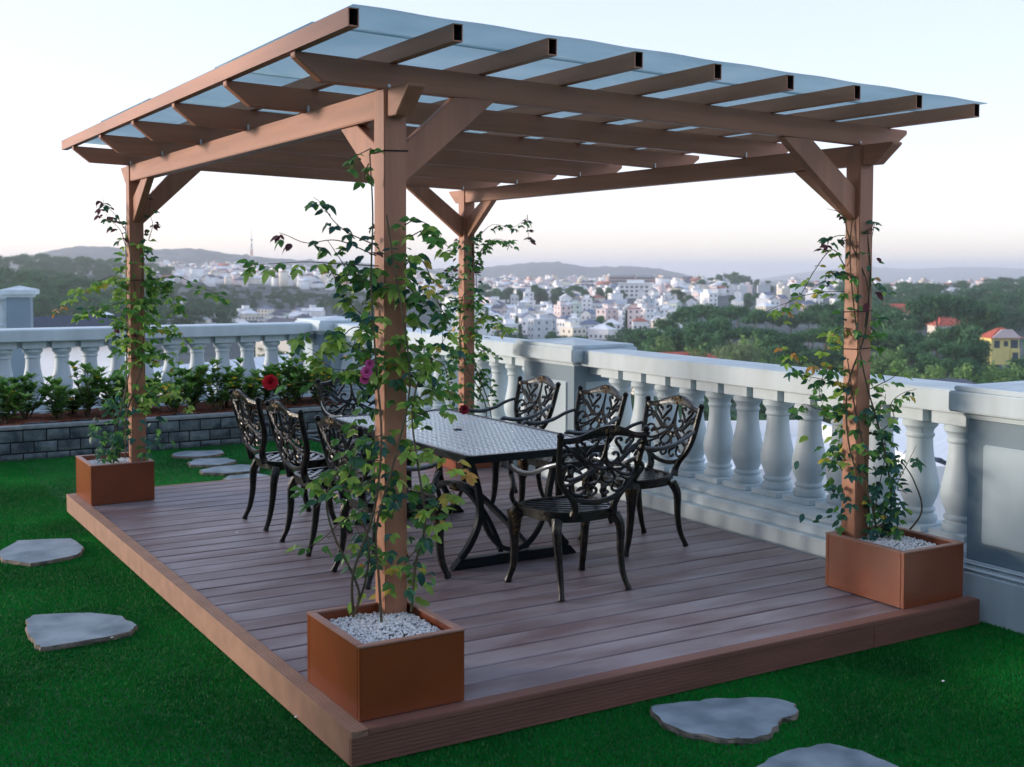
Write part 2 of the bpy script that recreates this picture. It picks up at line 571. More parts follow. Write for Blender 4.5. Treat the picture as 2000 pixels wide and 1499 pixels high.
STONES = {
    'pale grey slab lying leftmost beside the long side of the deck': [(-0.66, 4.15), (-0.49, 4.45), (-0.175, 4.33), (-0.15, 4.03), (-0.235, 3.83), (-0.40, 3.76), (-0.524, 3.74), (-0.66, 3.93)],
    'squared grey slab on the lawn nearest the camera at left': [(-0.745, 2.513), (-0.697, 2.575), (-0.422, 2.468), (-0.30, 2.32), (-0.27, 2.114), (-0.33, 2.02), (-0.55, 1.99), (-0.731, 1.98), (-0.775, 2.04), (-.77, 2.3)],
    'broad pointed slab in front of the deck end': [(1.283, -0.116), (1.356, -0.125), (1.46, -.15), (1.589, -0.179), (1.78, -0.285), (1.83, -0.401), (1.758, -0.483), (1.622, -0.513), (1.53, -.58), (1.42, -0.585), (1.329, -0.542), (1.242, -0.431), (1.22, -0.283)],
    'rounded slab cut by the bottom edge of the photo': [(1.22, -0.80), (1.34, -0.758), (1.507, -0.745), (1.641, -0.773), (1.70, -0.889), (1.70, -1.066), (1.56, -1.2), (1.35, -1.18), (1.2, -1.02)],
    'farthest slab next to the stone planting bed': [(1.399, 7.65), (1.544, 7.756), (1.87, 7.645), (1.85, 7.45), (1.70, 7.36), (1.551, 7.341), (1.369, 7.483)],
    'second slab from the stone planting bed': [(1.376, 7.054), (1.494, 7.23), (1.786, 7.132), (1.80, 6.9), (1.596, 6.758), (1.36, 6.895)],
    'third slab from the stone planting bed': [(1.344, 6.548), (1.501, 6.682), (1.768, 6.692), (1.90, 6.538), (1.80, 6.28), (1.5, 6.3), (1.332, 6.43)],
    'slab touching the far edge of the deck': [(1.394, 6.035), (1.506, 6.176), (1.734, 6.166), (1.80, 6.0), (1.72, 5.84), (1.427, 5.90)]}
for lb, poly in STONES.items():
    c = np.mean(poly, 0)
    mb = MB()
    pts = []
    n = len(poly)
    for i in range(n):                       # rough up the outline between the corners
        p, q = np.array(poly[i]), np.array(poly[(i + 1) % n])
        for t in (0, .33, .66):
            pts.append(p + (q - p) * t + (NP.normal(size=2) * .006 if t else 0))
    k = len(pts)
    rings = [(1.0, -.004), (1.012, .010), (1.0, .024), (.985, .029)]
    vs = [(float(c[0] + (p[0] - c[0]) * s + NP.normal() * .002), float(c[1] + (p[1] - c[1]) * s + NP.normal() * .002), z + (float(NP.normal()) * .002 if z < .026 else 0)) for s, z in rings for p in pts]
    vs.append((float(c[0]), float(c[1]), .030))
    for r_ in range(3):
        mb.add([], [])
    fs = [(r_ * k + i, r_ * k + (i + 1) % k, (r_ + 1) * k + (i + 1) % k, (r_ + 1) * k + i) for r_ in range(3) for i in range(k)]
    b0 = len(mb.v)
    mb.add(vs, fs, 1)
    mb.f.extend([(b0 + 3 * k + i, b0 + 3 * k + (i + 1) % k, b0 + 4 * k) for i in range(k)])
    mb.m.extend([0] * k)
    o = mb.build('stepping_stone', [M['stone'], M['stone_edge']])
    tag(o, lb, 'stepping stone', 'stepping stones set in the lawn')

# ------------------------------------------------------------------ deck
DW, DL = 3.487, 5.355
deck = tag(empty('deck', (0, 0, 0)), 'low reddish brown composite deck under the pergola', 'deck')
PITCH = .1655
ys = [0.066 + PITCH * k for k in range(40) if 0.066 + PITCH * k < DL - .03]
base_me = MB().box(-1.69, 1.69, 0.002, PITCH - .011, 0, .022).mesh('plank', M['deck'], bevel=.003, seg=1)
for i, y in enumerate(ys):
    wd = min(PITCH, DL - .03 - y)
    o = link('plank', base_me, deck, (1.745 + RNG.uniform(-.002, .002), y, DZ - .022 + RNG.uniform(-.0012, .0012)))
    o.scale = (1, wd / PITCH, 1)
# substructure
MB().box(.05, DW - .05, .05, DL - .05, .0, DZ - .03).build('frame', M['hollow'], deck)


def ribbed(axis, a0, a1, face, inward, z0, z1, name, m, ribs, depth=.004):
    """board standing on edge with horizontal grooves on its outer face"""
    prof = [(inward, z0), (face, z0)]
    if ribs:
        h = (z1 - z0) / ribs
        s = 1 if inward > face else -1
        for i in range(ribs):
            b = z0 + i * h
            prof += [(face, b + h * .08), (face, b + h * .70), (face + s * depth, b + h * .76), (face + s * depth, b + h * .98)]
    prof += [(face, z1), (inward, z1)]
    mb_ = MB()
    mb_.prism(prof, axis, a0, a1)
    return mb_.build(name, m, deck)


# front fascia (towards -y) in two lengths, side fascia (towards -x) in two lengths
ribbed('x', -.012, 2.72, -.012, .012, .012, DZ - .003, 'fascia_board', M['fascia_front_shaded'], 8)
ribbed('x', 2.724, DW + .012, -.012, .012, .012, DZ - .003, 'fascia_board', M['fascia_front_shaded'], 8)
ribbed('y', .0125, 3.1, -.012, .012, .012, DZ - .003, 'fascia_board', M['fascia'], 0)
ribbed('y', 3.104, DL, -.012, .012, .012, DZ - .003, 'fascia_board', M['fascia'], 0)
# top edge boards: grooved strip along the left side, flat strip along the front
mb = MB()
prof = [(-.014, DZ - .022), (-.014, DZ + .003)]
for k in range(5):
    x = -.014 + .014 * k
    prof += [(x + .009, DZ + .003), (x + .0105, DZ - .001), (x + .0125, DZ - .001), (x + .014, DZ + .003)]
prof += [(.053, DZ + .003), (.053, DZ - .022)]
mb.prism(prof, 'y', -.014, DL)
mb.build('edge_board', M['fascia'], deck)
MB().box(.0535, DW + .012, -.0145, .063, DZ - .022, DZ + .002).build('edge_board', M['fascia_front_shaded'], deck, bevel=.004)
MB().box(.0535, DW, DL - .032, DL, DZ - .1, DZ + .001).build('edge_board', M['fascia'], deck, bevel=.003)
MB().box(DW - .05, DW, .064, DL - .033, DZ - .1, DZ - .023).build('edge_board', M['fascia'], deck)

# ------------------------------------------------------------------ pergola
perg = tag(empty('pergola', (1.8, 2.7, DZ)), 'brown pergola with translucent roof sheets over the deck', 'pergola')
perg.location = (0, 0, 0)
PW = .102
PX, PY = (0.361, 3.125), (0.497, 4.875)
ZT = {0: 2.585, 1: 2.505}
ZB = {0: 2.470, 1: 2.398}
SL = (ZT[1] - ZT[0]) / (PX[1] - PX[0])      # roof falls gently to the right


def ztop(x):
    return ZT[0] + SL * (x - PX[0] - PW / 2)


for ix in (0, 1):
    for iy in (0, 1):
        x, y = PX[ix], PY[iy]
        mb = MB()
        mb.box(x, x + PW, y, y + PW, DZ + .001, ZT[ix] - .001)
        mb.build('post', M['paint'], perg, bevel=.004)
    x = PX[ix]
    b = MB().box(x + .008, x + PW - .012, PY[0] + PW + .001, PY[1] - .001, ZB[ix], ZT[ix])
    b.build('main_beam', M['paint_y'], perg, bevel=.004)
    for iy, s in ((0, -1), (1, 1)):
        y0 = PY[0] - .001 if s < 0 else PY[1] + PW + .001
        L_ = .20
        prof = [(y0, ZB[ix]), (y0 + s * (L_ - .12), ZB[ix]), (y0 + s * L_, ZT[ix] - .012), (y0 + s * L_, ZT[ix]), (y0, ZT[ix])]
        MB().prism(prof, 'x', x + .014, x + PW - .014).build('beam_stub', M['paint_y'], perg, bevel=.003)

PUR_Y = [PY[0] + .03 + k * (PY[1] + .03 - PY[0] - .03 + .012) / 5 for k in range(6)]
PH = .108
for k, y in enumerate(PUR_Y):
    xl, xr = -.012, 3.515
    def zz(x):
        return ztop(x) + .002
    prof = [(xl + .115, zz(xl + .115)), (xr - .115, zz(xr - .115)), (xr, zz(xr) + PH * .8), (xr, zz(xr) + PH), (xl, zz(xl) + PH), (xl, zz(xl) + PH * .8)]
    MB().prism(prof, 'y', y, y + .05).build('purlin', M['paint_x'], perg, bevel=.003)
    for ix in (0, 1):                            # bolt heads holding purlins to the beams
        x = PX[ix] + (.02 if ix else .03)
        if k == 0:
            o = MB().lathe([(.008, 0), (.008, .006), (.005, .009)], n=10).build('bolt', M['bolt'], perg)
            o.rotation_euler = (R(90), 0, 0)
            o.location = (x + .005, y - .0005, zz(x) + .012)
        else:
            MB().box(x - .012, x - .002, y - .0075, y - .0005, zz(x), zz(x) + .03).build('bolt', M['bolt'], perg, bevel=.002)
RX = [-.022 + k * (3.376 / 8) for k in range(9)]
RH, RW = .066, .042
RY0, RY1 = -.03, 5.30
for x in RX:
    z0 = ztop(x) + .002 + PH + .001
    t = .004
    mb = MB()
    # hollow rectangular tube, open ends
    o_ = [(x, z0), (x + RW, z0), (x + RW, z0 + RH), (x, z0 + RH)]
    i_ = [(x + t, z0 + t), (x + RW - t, z0 + t), (x + RW - t, z0 + RH - t), (x + t, z0 + RH - t)]
    vs = [(p[0], yy, p[1]) for yy in (RY0, RY1) for ring in (o_, i_) for p in ring]
    fs = []
    for j in range(4):
        a, b = j, (j + 1) % 4
        fs += [(a, b, 8 + b, 8 + a), (4 + a, 12 + a, 12 + b, 4 + b), (a, 4 + a, 4 + b, b), (8 + a, 8 + b, 12 + b, 12 + a)]
    mb.add(vs, fs)
    for q in range(4):
        mb.m[q * 4 + 1] = 1
    mb.build('rafter', [M['paint_y'], M['hollow']], perg, fix=False)
# knee braces
def brace(p0, p1, axis, th, wd, off):
    """p0 low on the post, p1 high on the beam; both (along, z)"""
    d = Vector((p1[0] - p0[0], p1[1] - p0[1])).normalized()
    n_ = Vector((-d.y, d.x)) * wd / 2
    ext = .03
    prof = [(p0[0] - n_.x - d.x * ext, p0[1] - n_.y - d.y * ext), (p0[0] + n_.x - d.x * ext, p0[1] + n_.y - d.y * ext),
            (p1[0] + n_.x + d.x * ext, p1[1] + n_.y + d.y * ext), (p1[0] - n_.x + d.x * ext, p1[1] - n_.y + d.y * ext)]
    # trim: clip against the post face and the beam underside
    MB().prism(prof, axis, off, off + th).build('knee_brace', M['paint'], perg, bevel=.003)


for iy in (0, 1):
    yb = PY[iy] + .028
    zt0, zt1 = ztop(.77), ztop(2.72)
    x0 = PX[0] + PW
    q = [(x0, 2.36 - (.04 if iy else 0)), (x0, 2.20 - (.04 if iy else 0)), (.905, zt0 + .001), (.70, zt0 + .001)]
    MB().prism([(a, b) for a, b in q], 'y', yb, yb + .052).build('knee_brace', M['paint'], perg, bevel=.003)
    x1 = PX[1]
    q = [(x1, 2.275), (x1, 2.105), (2.60, zt1 + .001), (2.80, zt1 + .001)]
    MB().prism(q, 'y', yb, yb + .052).build('knee_brace', M['paint'], perg, bevel=.003)
for ix in (0, 1):
    xb = PX[ix] + .026
    zb = ZB[ix] - .001
    y0, y1 = PY[0] + PW, PY[1]
    MB().prism([(y0, zb - .12), (y0, zb - .30), (y0 + .42, zb), (y0 + .24, zb)], 'x', xb, xb + .05).build('knee_brace', M['paint'], perg, bevel=.003)
    MB().prism([(y1, zb - .12), (y1, zb - .30), (y1 - .42, zb), (y1 - .24, zb)], 'x', xb, xb + .05).build('knee_brace', M['paint'], perg, bevel=.003)
# roof sheets, lapped along x, slightly wavy at the free edge
edges = [RY0 - .03, .33, 1.55, 2.77, 3.99, 5.33]
for a, b in zip(edges[:-1], edges[1:]):
    nx, ny = 60, 4
    V, F = [], []
    for j in range(ny + 1):
        for i in range(nx + 1):
            x = -.016 + i * 3.43 / nx
            y = a + (b + .02 - a) * j / ny
            wob = .002 * math.sin(x * 14.5) * (1 - j / ny if a < 0 else .3)
            V.append((x, y, ztop(x) + PH + RH + .009 + wob + (.006 if edges.index(a) % 2 else 0)))
    for j in range(ny):
        for i in range(nx):
            q = j * (nx + 1) + i
            F.append((q, q + 1, q + nx + 2, q + nx + 1))
    me = np_mesh('roof_sheet', np.array(V), np.array(F), M['sheet'], smooth=True)
    o = link('roof_sheet', me, perg)
    sm = o.modifiers.new('thickness', 'SOLIDIFY')
    sm.thickness = .004
# thin tie wires round the posts
for (ix, iy, zs) in ((0, 0, (2.33, 1.43)), (0, 1, (1.75, 1.18, .9)), (1, 0, (1.62, 1.42)), (1, 1, (1.6, 1.1))):
    for z in zs:
        x, y = PX[ix], PY[iy]
        e = .004
        MB().tube([(x - e, y - e, z), (x + PW + e, y - e, z + .004), (x + PW + e, y + PW + e, z), (x - e, y + PW + e, z - .004), (x - e, y - e, z)], .0028, n=5, ref=(0, 0, 1)).build('tie_wire', M['wire'], perg)

# ------------------------------------------------------------------ planters
PLANT = [(.054, .062, .447, .538, 'near corner of the deck', 'orange brown square planter with white pebbles on the near corner of the deck'),
         (.054, 4.80, .447, .535, '', 'orange brown planter on the far left corner of the deck beside the lawn'),
         (3.005, .056, .447, .535, '', 'orange brown planter on the right corner of the deck beside the balustrade'),
         (3.005, 4.80, .447, .535, '', 'orange brown planter behind the table on the far right corner')]
AH = .288
for px, py, sx, sy, _, lb in PLANT:
    t = tag(empty('planter', (px, py, DZ)), lb, 'planter', 'planters round the pergola posts')
    w_ = .022
    for nm, b in (('side_panel', (0, sx, 0, w_)), ('side_panel', (0, sx, sy - w_, sy)), ('side_panel', (0, w_, w_ + .0005, sy - w_ - .0005)), ('side_panel', (sx - w_, sx, w_ + .0005, sy - w_ - .0005))):
        MB().box(b[0], b[1], b[2], b[3], .003, AH - .006).build(nm, M['planter'], t, bevel=.002)
    for b in ((-.003, sx + .003, -.003, w_ + .008), (-.003, sx + .003, sy - w_ - .008, sy + .003), (-.003, w_ + .008, w_ + .0085, sy - w_ - .0085), (sx - w_ - .008, sx + .003, w_ + .0085, sy - w_ - .0085)):
        MB().box(b[0], b[1], b[2], b[3], AH - .006, AH + .002).build('rim', M['planter_rim'], t, bevel=.002)
    mb = MB()
    mb.box(w_ + .001, sx - w_ - .001, w_ + .001, sy - w_ - .001, .02, AH - .05)
    mb.build('soil', M['soil'], t)
    # white pebbles as one heap
    n = 2600
    tet = np.array([(1, 0, 0), (-1, 0, 0), (0, 1, 0), (0, -1, 0), (0, 0, .75), (0, 0, -.75)])
    tf = np.array([(0, 2, 4), (2, 1, 4), (1, 3, 4), (3, 0, 4), (2, 0, 5), (1, 2, 5), (3, 1, 5), (0, 3, 5)])
    P = np.stack([NP.uniform(w_ + .012, sx - w_ - .012, n), NP.uniform(w_ + .012, sy - w_ - .012, n), np.zeros(n)], -1)
    rr = np.hypot(P[:, 0] - sx / 2, P[:, 1] - sy / 2)
    P[:, 2] = AH - .048 + .022 * np.clip(1 - rr / .34, 0, 1) + NP.uniform(-.004, .008, n)
    S = NP.uniform(.005, .0105, (n, 1, 1)) * NP.uniform(.6, 1.2, (n, 1, 3))
    A = NP.uniform(0, 6.28, n)
    V = tet[None] + NP.uniform(-.25, .25, (n, 6, 3))
    V = V * S
    ca, sa = np.cos(A)[:, None], np.sin(A)[:, None]
    V = np.stack([V[:, :, 0] * ca - V[:, :, 1] * sa, V[:, :, 0] * sa + V[:, :, 1] * ca, V[:, :, 2]], -1) + P[:, None]
    F = tf[None] + (np.arange(n) * 6)[:, None, None]
    o = link('pebbles', np_mesh('pebbles', V.reshape(-1, 3), F.reshape(-1, 3), M['pebble'], smooth=True), t)
    tag(o, kind='stuff')

# ------------------------------------------------------------------ balustrades
BPROF = [(.098, .0), (.104, .012), (.104, .03), (.098, .042), (.088, .046), (.084, .058), (.092, .064), (.094, .074), (.088, .084), (.078, .09),
         (.088, .115), (.102, .15), (.110, .185), (.112, .21), (.109, .24), (.100, .285), (.089, .335), (.080, .385), (.075, .43), (.073, .465),
         (.073, .49), (.080, .496), (.083, .506), (.080, .516), (.075, .522), (.078, .536), (.090, .552), (.100, .562), (.101, .584), (.096, .590), (.096, .605)]
BAL_ME = MB().lathe(BPROF, n=28).mesh('baluster', M['plaster'], smooth=True)
CAPB_ME = MB().box(-.118, .118, -.118, .118, 0, .078).mesh('cap_block', M['plaster'], bevel=.003, seg=1)
FOOTB_ME = MB().box(-.122, .122, -.122, .122, 0, .037).mesh('foot_block', M['plaster'], bevel=.004, seg=1)


def balustrade(label, a0, a1, c, axis, centers, side):
    """axis 'y': runs along y at x=c; the terrace lies on the -side"""
    t = tag(empty('balustrade', (c, (a0 + a1) / 2, 0) if axis == 'y' else ((a0 + a1) / 2, c, 0)), label, 'balustrade', 'white balustrades at the terrace edge')
    t.location = (0, 0, 0)
    def prof(name, pts, m=M['plaster'], bev=.006):
        q = [(c + p[0], p[1]) for p in pts]
        mb = MB()
        if axis == 'y':
            mb.prism(q, 'y', a0, a1)
        else:
            mb.prism(q, 'x', a0, a1)
        mb.build(name, m, t, bevel=bev)
    prof('hand_rail', [(-.185, 1.062), (.185, 1.062), (.185, 1.183), (.16, 1.192), (-.16, 1.192), (-.185, 1.183)])
    prof('base_step', [(-.355, -.01), (.2, -.01), (.2, .225), (-.355, .225)])
    prof('base_step', [(-.30, .2255), (.19, .2255), (.19, .295), (-.285, .295), (-.30, .28)])
    prof('base_step', [(-.235, .2955), (.18, .2955), (.18, .345), (-.20, .345), (-.235, .325)])
    for y in centers:
        p = (c, y) if axis == 'y' else (y, c)
        link('foot_block', FOOTB_ME, t, (p[0], p[1], .3455))
        link('baluster', BAL_ME, t, (p[0], p[1], .3825), rot=(0, 0, RNG.uniform(0, 6)))
        link('cap_block', CAPB_ME, t, (p[0], p[1], .9835))
    # recessed strip behind the gaps between the blocks
    prof('rail_core', [(-.07, .99), (.07, .99), (.07, 1.0615), (-.07, 1.0615)], bev=0)
    return t


def pier(label, x0, x1, y0, y1, h=1.215, face_panels=('x', 'y')):
    t = tag(empty('balustrade_pier', ((x0 + x1) / 2, (y0 + y1) / 2, 0)), label, 'pier', 'piers of the terrace balustrade')
    t.location = (0, 0, 0)
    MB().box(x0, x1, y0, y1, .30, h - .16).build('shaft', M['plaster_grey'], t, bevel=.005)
    MB().box(x0 - .055, x1 + .055, y0 - .055, y1 + .055, -.01, .245).build('base', M['plaster'], t, bevel=.006)
    q = [(x0 - .05, y0 - .05), (x1 + .05, y1 + .05)]
    for k, (e, z0, z1) in enumerate(((.05, .2455, .275), (.035, .2755, .30))):
        MB().box(x0 - e, x1 + e, y0 - e, y1 + e, z0, z1 - .0005).build('base_moulding', M['plaster'], t, bevel=.012, seg=3)
    for e, z0, z1, b in ((.022, h - .16, h - .125, .012), (.075, h - .1245, h - .015, .008), (.055, h - .0145, h + .012, .006)):
        MB().box(x0 - e, x1 + e, y0 - e, y1 + e, z0, z1).build('cap_slab', M['plaster'], t, bevel=b)
    # low pyramid on the cap
    e = -.02
    xm, ym = (x0 + x1) / 2, (y0 + y1) / 2
    MB().add([(x0 - e, y0 - e, h + .0125), (x1 + e, y0 - e, h + .0125), (x1 + e, y1 + e, h + .0125), (x0 - e, y1 + e, h + .0125), (xm, ym, h + .05)],
             [(0, 3, 2, 1), (0, 1, 4), (1, 2, 4), (2, 3, 4), (3, 0, 4)]).build('cap_top', M['plaster'], t)
    if 'x' in face_panels:
        MB().box(x0 - .012, x0 + .01, y0 + .1, y1 - .1, .40, h - .29).build('raised_panel', M['plaster_panel'], t, bevel=.008)
    if 'y' in face_panels:
        MB().box(x0 + .1, x1 - .1, y0 - .012, y0 + .01, .40, h - .29).build('raised_panel', M['plaster_panel'], t, bevel=.008)
    return t


BX = 3.87
P1 = (.41 + .2935 * np.arange(12)).tolist()
balustrade('white balustrade with twelve vase balusters beside the deck', .155, 4.0, BX, 'y', P1, 1)
balustrade('white balustrade section behind the far right post up to the corner', 4.74, 9.16, BX, 'y', (4.96 + .2935 * np.arange(15)).tolist(), 1)
pier('white capped pier between the two balustrades behind the chairs', BX - .22, BX + .28, 3.98, 4.76)
pier('large white pier cut by the right edge with vine shadows', BX - .25, BX + .32, -.85, .175)
pier('white capped corner pier where the balustrades meet', BX - .3, BX + .3, 9.15, 9.8)
run = balustrade('', -5.6, -.86, BX, 'y', [-1.07 - .2935 * k for k in range(15)], 1)
for k in ('label', 'category', 'group'):
    if k in run:
        del run[k]
run.name = 'balustrade_run'
tag(run, kind='structure')
YB = 9.50
xs = [.425 + .2935 * k for k in range(-5, 11)]
balustrade('white balustrade along the back behind the planting bed', -1.4, BX - .29, YB, 'x', [x for x in xs if x < BX - .42], 1)

# ------------------------------------------------------------------ stone planting bed
bed = tag(empty('planting_bed_wall', (1.2, 8.1, 0)), 'low dark slate brick wall of the planting bed at the back', 'wall')
bed.location = (0, 0, 0)
X0, X1, YW = -1.5, 3.5, 8.10
MB().box(X0, X1, YW + .012, YW + .10, -.01, .298).build('mortar_core', M['mortar'], bed)
rows = [(.004, .062), (.076, .170), (.184, .286)]
off = [.10, .0, .10]
bw = .213
for ri, (z0, z1) in enumerate(rows):
    x = X0 - off[ri]
    while x < X1:
        a, b = max(x + .006, X0), min(x + bw - .006, X1)
        if b - a > .03:
            mb = MB()
            nx, nz = 5, 3
            V, F = [], []
            d0 = RNG.uniform(-.004, .004)
            for j in range(nz + 1):
                for i in range(nx + 1):
                    edge = i in (0, nx) or j in (0, nz)
                    V.append((a + (b - a) * i / nx, YW + (0.006 if edge else d0 - RNG.uniform(0, .006)), z0 + (z1 - z0) * j / nz))
            for j in range(nz):
                for i in range(nx):
                    q = j * (nx + 1) + i
                    F.append((q, q + 1, q + nx + 2, q + nx + 1))
            k = len(V)
            V += [(a, YW + .013, z0), (b, YW + .013, z0), (b, YW + .013, z1), (a, YW + .013, z1)]
            F += [(0, k, k + 1, nx), (nz * (nx + 1), nz * (nx + 1) + nx, k + 2, k + 3), (0, nz * (nx + 1), k + 3, k), (nx, k + 1, k + 2, nz * (nx + 1) + nx)]
            mb.add(V, F)
            mb.build('brick', M['brick'], bed, smooth=True)
        x += bw
MB().box(X0, X1, YW - .008, YW + .115, .2985, .332).build('coping', M['coping'], bed, bevel=.006)


def heap(name, x0, x1, y0, y1, z, m, nx=120, ny=24, amp=.03):
    V, F = [], []
    for j in range(ny + 1):
        for i in range(nx + 1):
            x, y = x0 + (x1 - x0) * i / nx, y0 + (y1 - y0) * j / ny
            V.append((x, y, z + amp * (math.sin(x * 5.1 + y * 3) * .4 + math.sin(x * 13 - y * 7) * .25) + NP.normal() * .006))
    for j in range(ny):
        for i in range(nx):
            q = j * (nx + 1) + i
            F.append((q, q + 1, q + nx + 2, q + nx + 1))
    return link(name, np_mesh(name, np.array(V), np.array(F), m))


tag(heap('mulch', X0, X1, YW + .116, 9.16, .335, M['mulch']), kind='structure')

# ------------------------------------------------------------------ leaf shapes
def leaf_mesh(name, m, wide=.42, fold=.14, bend=.18, tip=1.0):
    """unit leaf along +y, lying in xy, with a folded midrib and a drooping tip"""
    st = [(0, 0), (.14, .62), (.36, 1.0), (.62, .86), (.84, .42), (1, 0)]
    V, F = [], []
    for t, w_ in st:
        z = -bend * t * t
        V += [(-wide * w_ * .5, t, z + fold * w_ * .5), (0, t, z), (wide * w_ * .5, t, z + fold * w_ * .5)]
    for i in range(len(st) - 1):
        for s in (0, 1):
            F.append((i * 3 + s, i * 3 + s + 1, i * 3 + 4 + s, i * 3 + 3 + s))
    mb = MB()
    mb.add(V, F)
    me = mb.mesh(name, m, fix=False)
    me.polygons.foreach_set('use_smooth', [True] * len(me.polygons))
    return me




def leaf_arrays(wide=.42, fold=.14, bend=.18):
    st = [(0, 0), (.2, .8), (.5, 1.0), (.8, .55), (1, 0)]
    V, F = [], []
    for t, w_ in st:
        z = -bend * t * t
        V += [(-wide * w_ * .5, t, z + fold * w_ * .5), (0, t, z), (wide * w_ * .5, t, z + fold * w_ * .5)]
    for i in range(len(st) - 1):
        for s in (0, 1):
            F.append((i * 3 + s, i * 3 + s + 1, i * 3 + 4 + s, i * 3 + 3 + s))
    return np.array(V), np.array(F)


def scatter_leaves(name, P, D, N_, S, mats, midx, wide=.42, parent=None, bend=.18):
    """leaf at P pointing along D with upper side N_, length S; one joined mesh"""
    lv, lf = leaf_arrays(wide=wide, bend=bend)
    D = D / np.linalg.norm(D, axis=1, keepdims=True)
    Xa = np.cross(D, N_)
    Xa /= np.linalg.norm(Xa, axis=1, keepdims=True) + 1e-9
    Za = np.cross(Xa, D)
    V = P[:, None] + S[:, None, None] * (lv[None, :, 0:1] * Xa[:, None] + lv[None, :, 1:2] * D[:, None] + lv[None, :, 2:3] * Za[:, None])
    F = lf[None] + (np.arange(len(P)) * len(lv))[:, None, None]
    me = np_mesh(name, V.reshape(-1, 3), F.reshape(-1, 4), mats, np.repeat(midx, len(lf)), smooth=True)
    return link(name, me, parent)


# ------------------------------------------------------------------ shrubs in the bed
def flower_ball(c, r, petals, m, name, parent, flat=.7):
    """rounded blossom of overlapping petals"""
    mb = MB()
    for ring, (k, tilt, rr) in enumerate(((5, 75, .55), (7, 45, .85), (8, 15, 1.0))):
        for j in range(k):
            a = 2 * math.pi * (j + ring * .4) / k
            ct, st_ = math.cos(R(tilt)), math.sin(R(tilt))
            ux, uy = math.cos(a), math.sin(a)
            L_ = r * rr
            pts = []
            for s, wv in ((0, .15), (.45, .75), (.85, .8), (1.0, .3)):
                ctr = Vector((ux * ct * L_ * s, uy * ct * L_ * s, st_ * L_ * s * flat + .1 * r * ring * (s - 1)))
                sd = Vector((-uy, ux, 0)) * (wv * L_ * .75 / 2)
                pts += [ctr - sd, ctr + sd]
            mb.add([Vector(c) + p for p in pts], [(0, 1, 3, 2), (2, 3, 5, 4), (4, 5, 7, 6)])
    return mb.build(name, m, parent, smooth='all', fix=False)


def shrub(x, y, h, label, flowers=0, spread=.27, lean=(0, 0), leafy=1.0, small=False):
    z0 = .34
    t = tag(empty('shrub', (x, y, z0)), label, 'shrub', 'shrubs in the planting bed')
    P, D, N_, S, mi = [], [], [], [], []
    tips = []
    nst = RNG.randint(10, 13)
    mb = MB()
    for s in range(nst):
        a = RNG.uniform(0, 6.28)
        r_ = spread * RNG.uniform(.25, 1)
        top = Vector((math.cos(a) * r_, math.sin(a) * r_ * .8, h * RNG.uniform(.5, .9)))
        pts = [Vector((math.cos(a) * .02, math.sin(a) * .02, -.02)), top * .5 + Vector((0, 0, h * .05)), top]
        mb.tube(pts, [.006, .005, .003], n=5)
        tips.append(top)
        for q in range(int((9 if small else 15) * leafy)):
            f = RNG.uniform(.15, 1.0) ** .8
            p = pts[0].lerp(pts[2], f)
            b = RNG.uniform(0, 6.28)
            up = RNG.uniform(.1, .9) + (0.6 if f > .9 else 0)
            d = Vector((math.cos(b), math.sin(b), up)).normalized()
            P.append(p); D.append(d); N_.append(Vector((-math.cos(b) * up, -math.sin(b) * up, 1)))
            S.append(RNG.uniform(.075, .125) * (.7 if small else 1)); mi.append(0 if RNG.random() < .6 else 1)
        for q in range(6):                       # rosette at the tip
            b = 6.28 * q / 6 + RNG.uniform(-.3, .3)
            P.append(top); D.append(Vector((math.cos(b), math.sin(b), 1.1))); N_.append(Vector((-math.cos(b), -math.sin(b), .8)))
            S.append(RNG.uniform(.07, .11) * (.7 if small else 1)); mi.append(0)
    mb.build('stem', M['bark'], t, smooth=True)
    o = scatter_leaves('foliage', np.array(P), np.array(D), np.array(N_), np.array(S), [M['shrub'], M['shrub2']], np.array(mi), wide=.5, parent=t)
    tag(o, kind='stuff')
    for q in range(flowers):
        tp = RNG.choice(tips)
        c = tp * RNG.uniform(.75, 1.0) + Vector((RNG.uniform(-.06, .06), RNG.uniform(-.1, .02), RNG.uniform(-.02, .05)))
        flower_ball(c, RNG.uniform(.022, .034), 6, M['petal_yellow'], 'flower', t, flat=.5)
    return t


SH = [(-.35, 8.55, .42, 2), (-.02, 8.42, .34, 3), (.22, 8.62, .46, 1), (.50, 8.40, .40, 0), (.78, 8.55, .56, 4), (1.02, 8.42, .42, 2), (1.28, 8.5, .44, 0), (1.42, 8.75, .40, 1),
      (1.62, 8.42, .42, 1), (1.86, 8.55, .48, 5), (2.08, 8.42, .44, 6), (2.24, 8.66, .54, 3), (2.42, 8.40, .40, 8), (2.62, 8.52, .44, 7), (2.86, 8.42, .46, 4), (3.02, 8.6, .56, 8), (3.25, 8.45, .46, 9), (3.4, 8.7, .4, 3)]
DESC = ['at the left edge of the photo', 'by the left end of the bed', 'in front of the first whole baluster', 'low beside the tall one in the bed', 'tall with a raised middle shoot left of the left post',
        'just left of the left pergola post', 'hidden behind the left pergola post', 'low and rear, right of the left post', 'right of the left post, few flowers', 'with yellow blooms, second right of the left post',
        'with many blooms left of the left row of chairs', 'tall, behind the bloom-covered pair', 'low, full of yellow blooms before the chairs', 'behind the first left chair', 'behind the red rose',
        'tall, with yellow blooms left of the end chair', 'with the most yellow blooms by the end chair', 'at the right end of the bed behind the end chair']
for k in range(7):
    shrub(-.45 + k * .6 + RNG.uniform(-.05, .05), RNG.uniform(8.8, 9.0), RNG.uniform(.3, .42), 'low leafy plant in the back row of the planting bed', RNG.choice((0, 1, 2)))
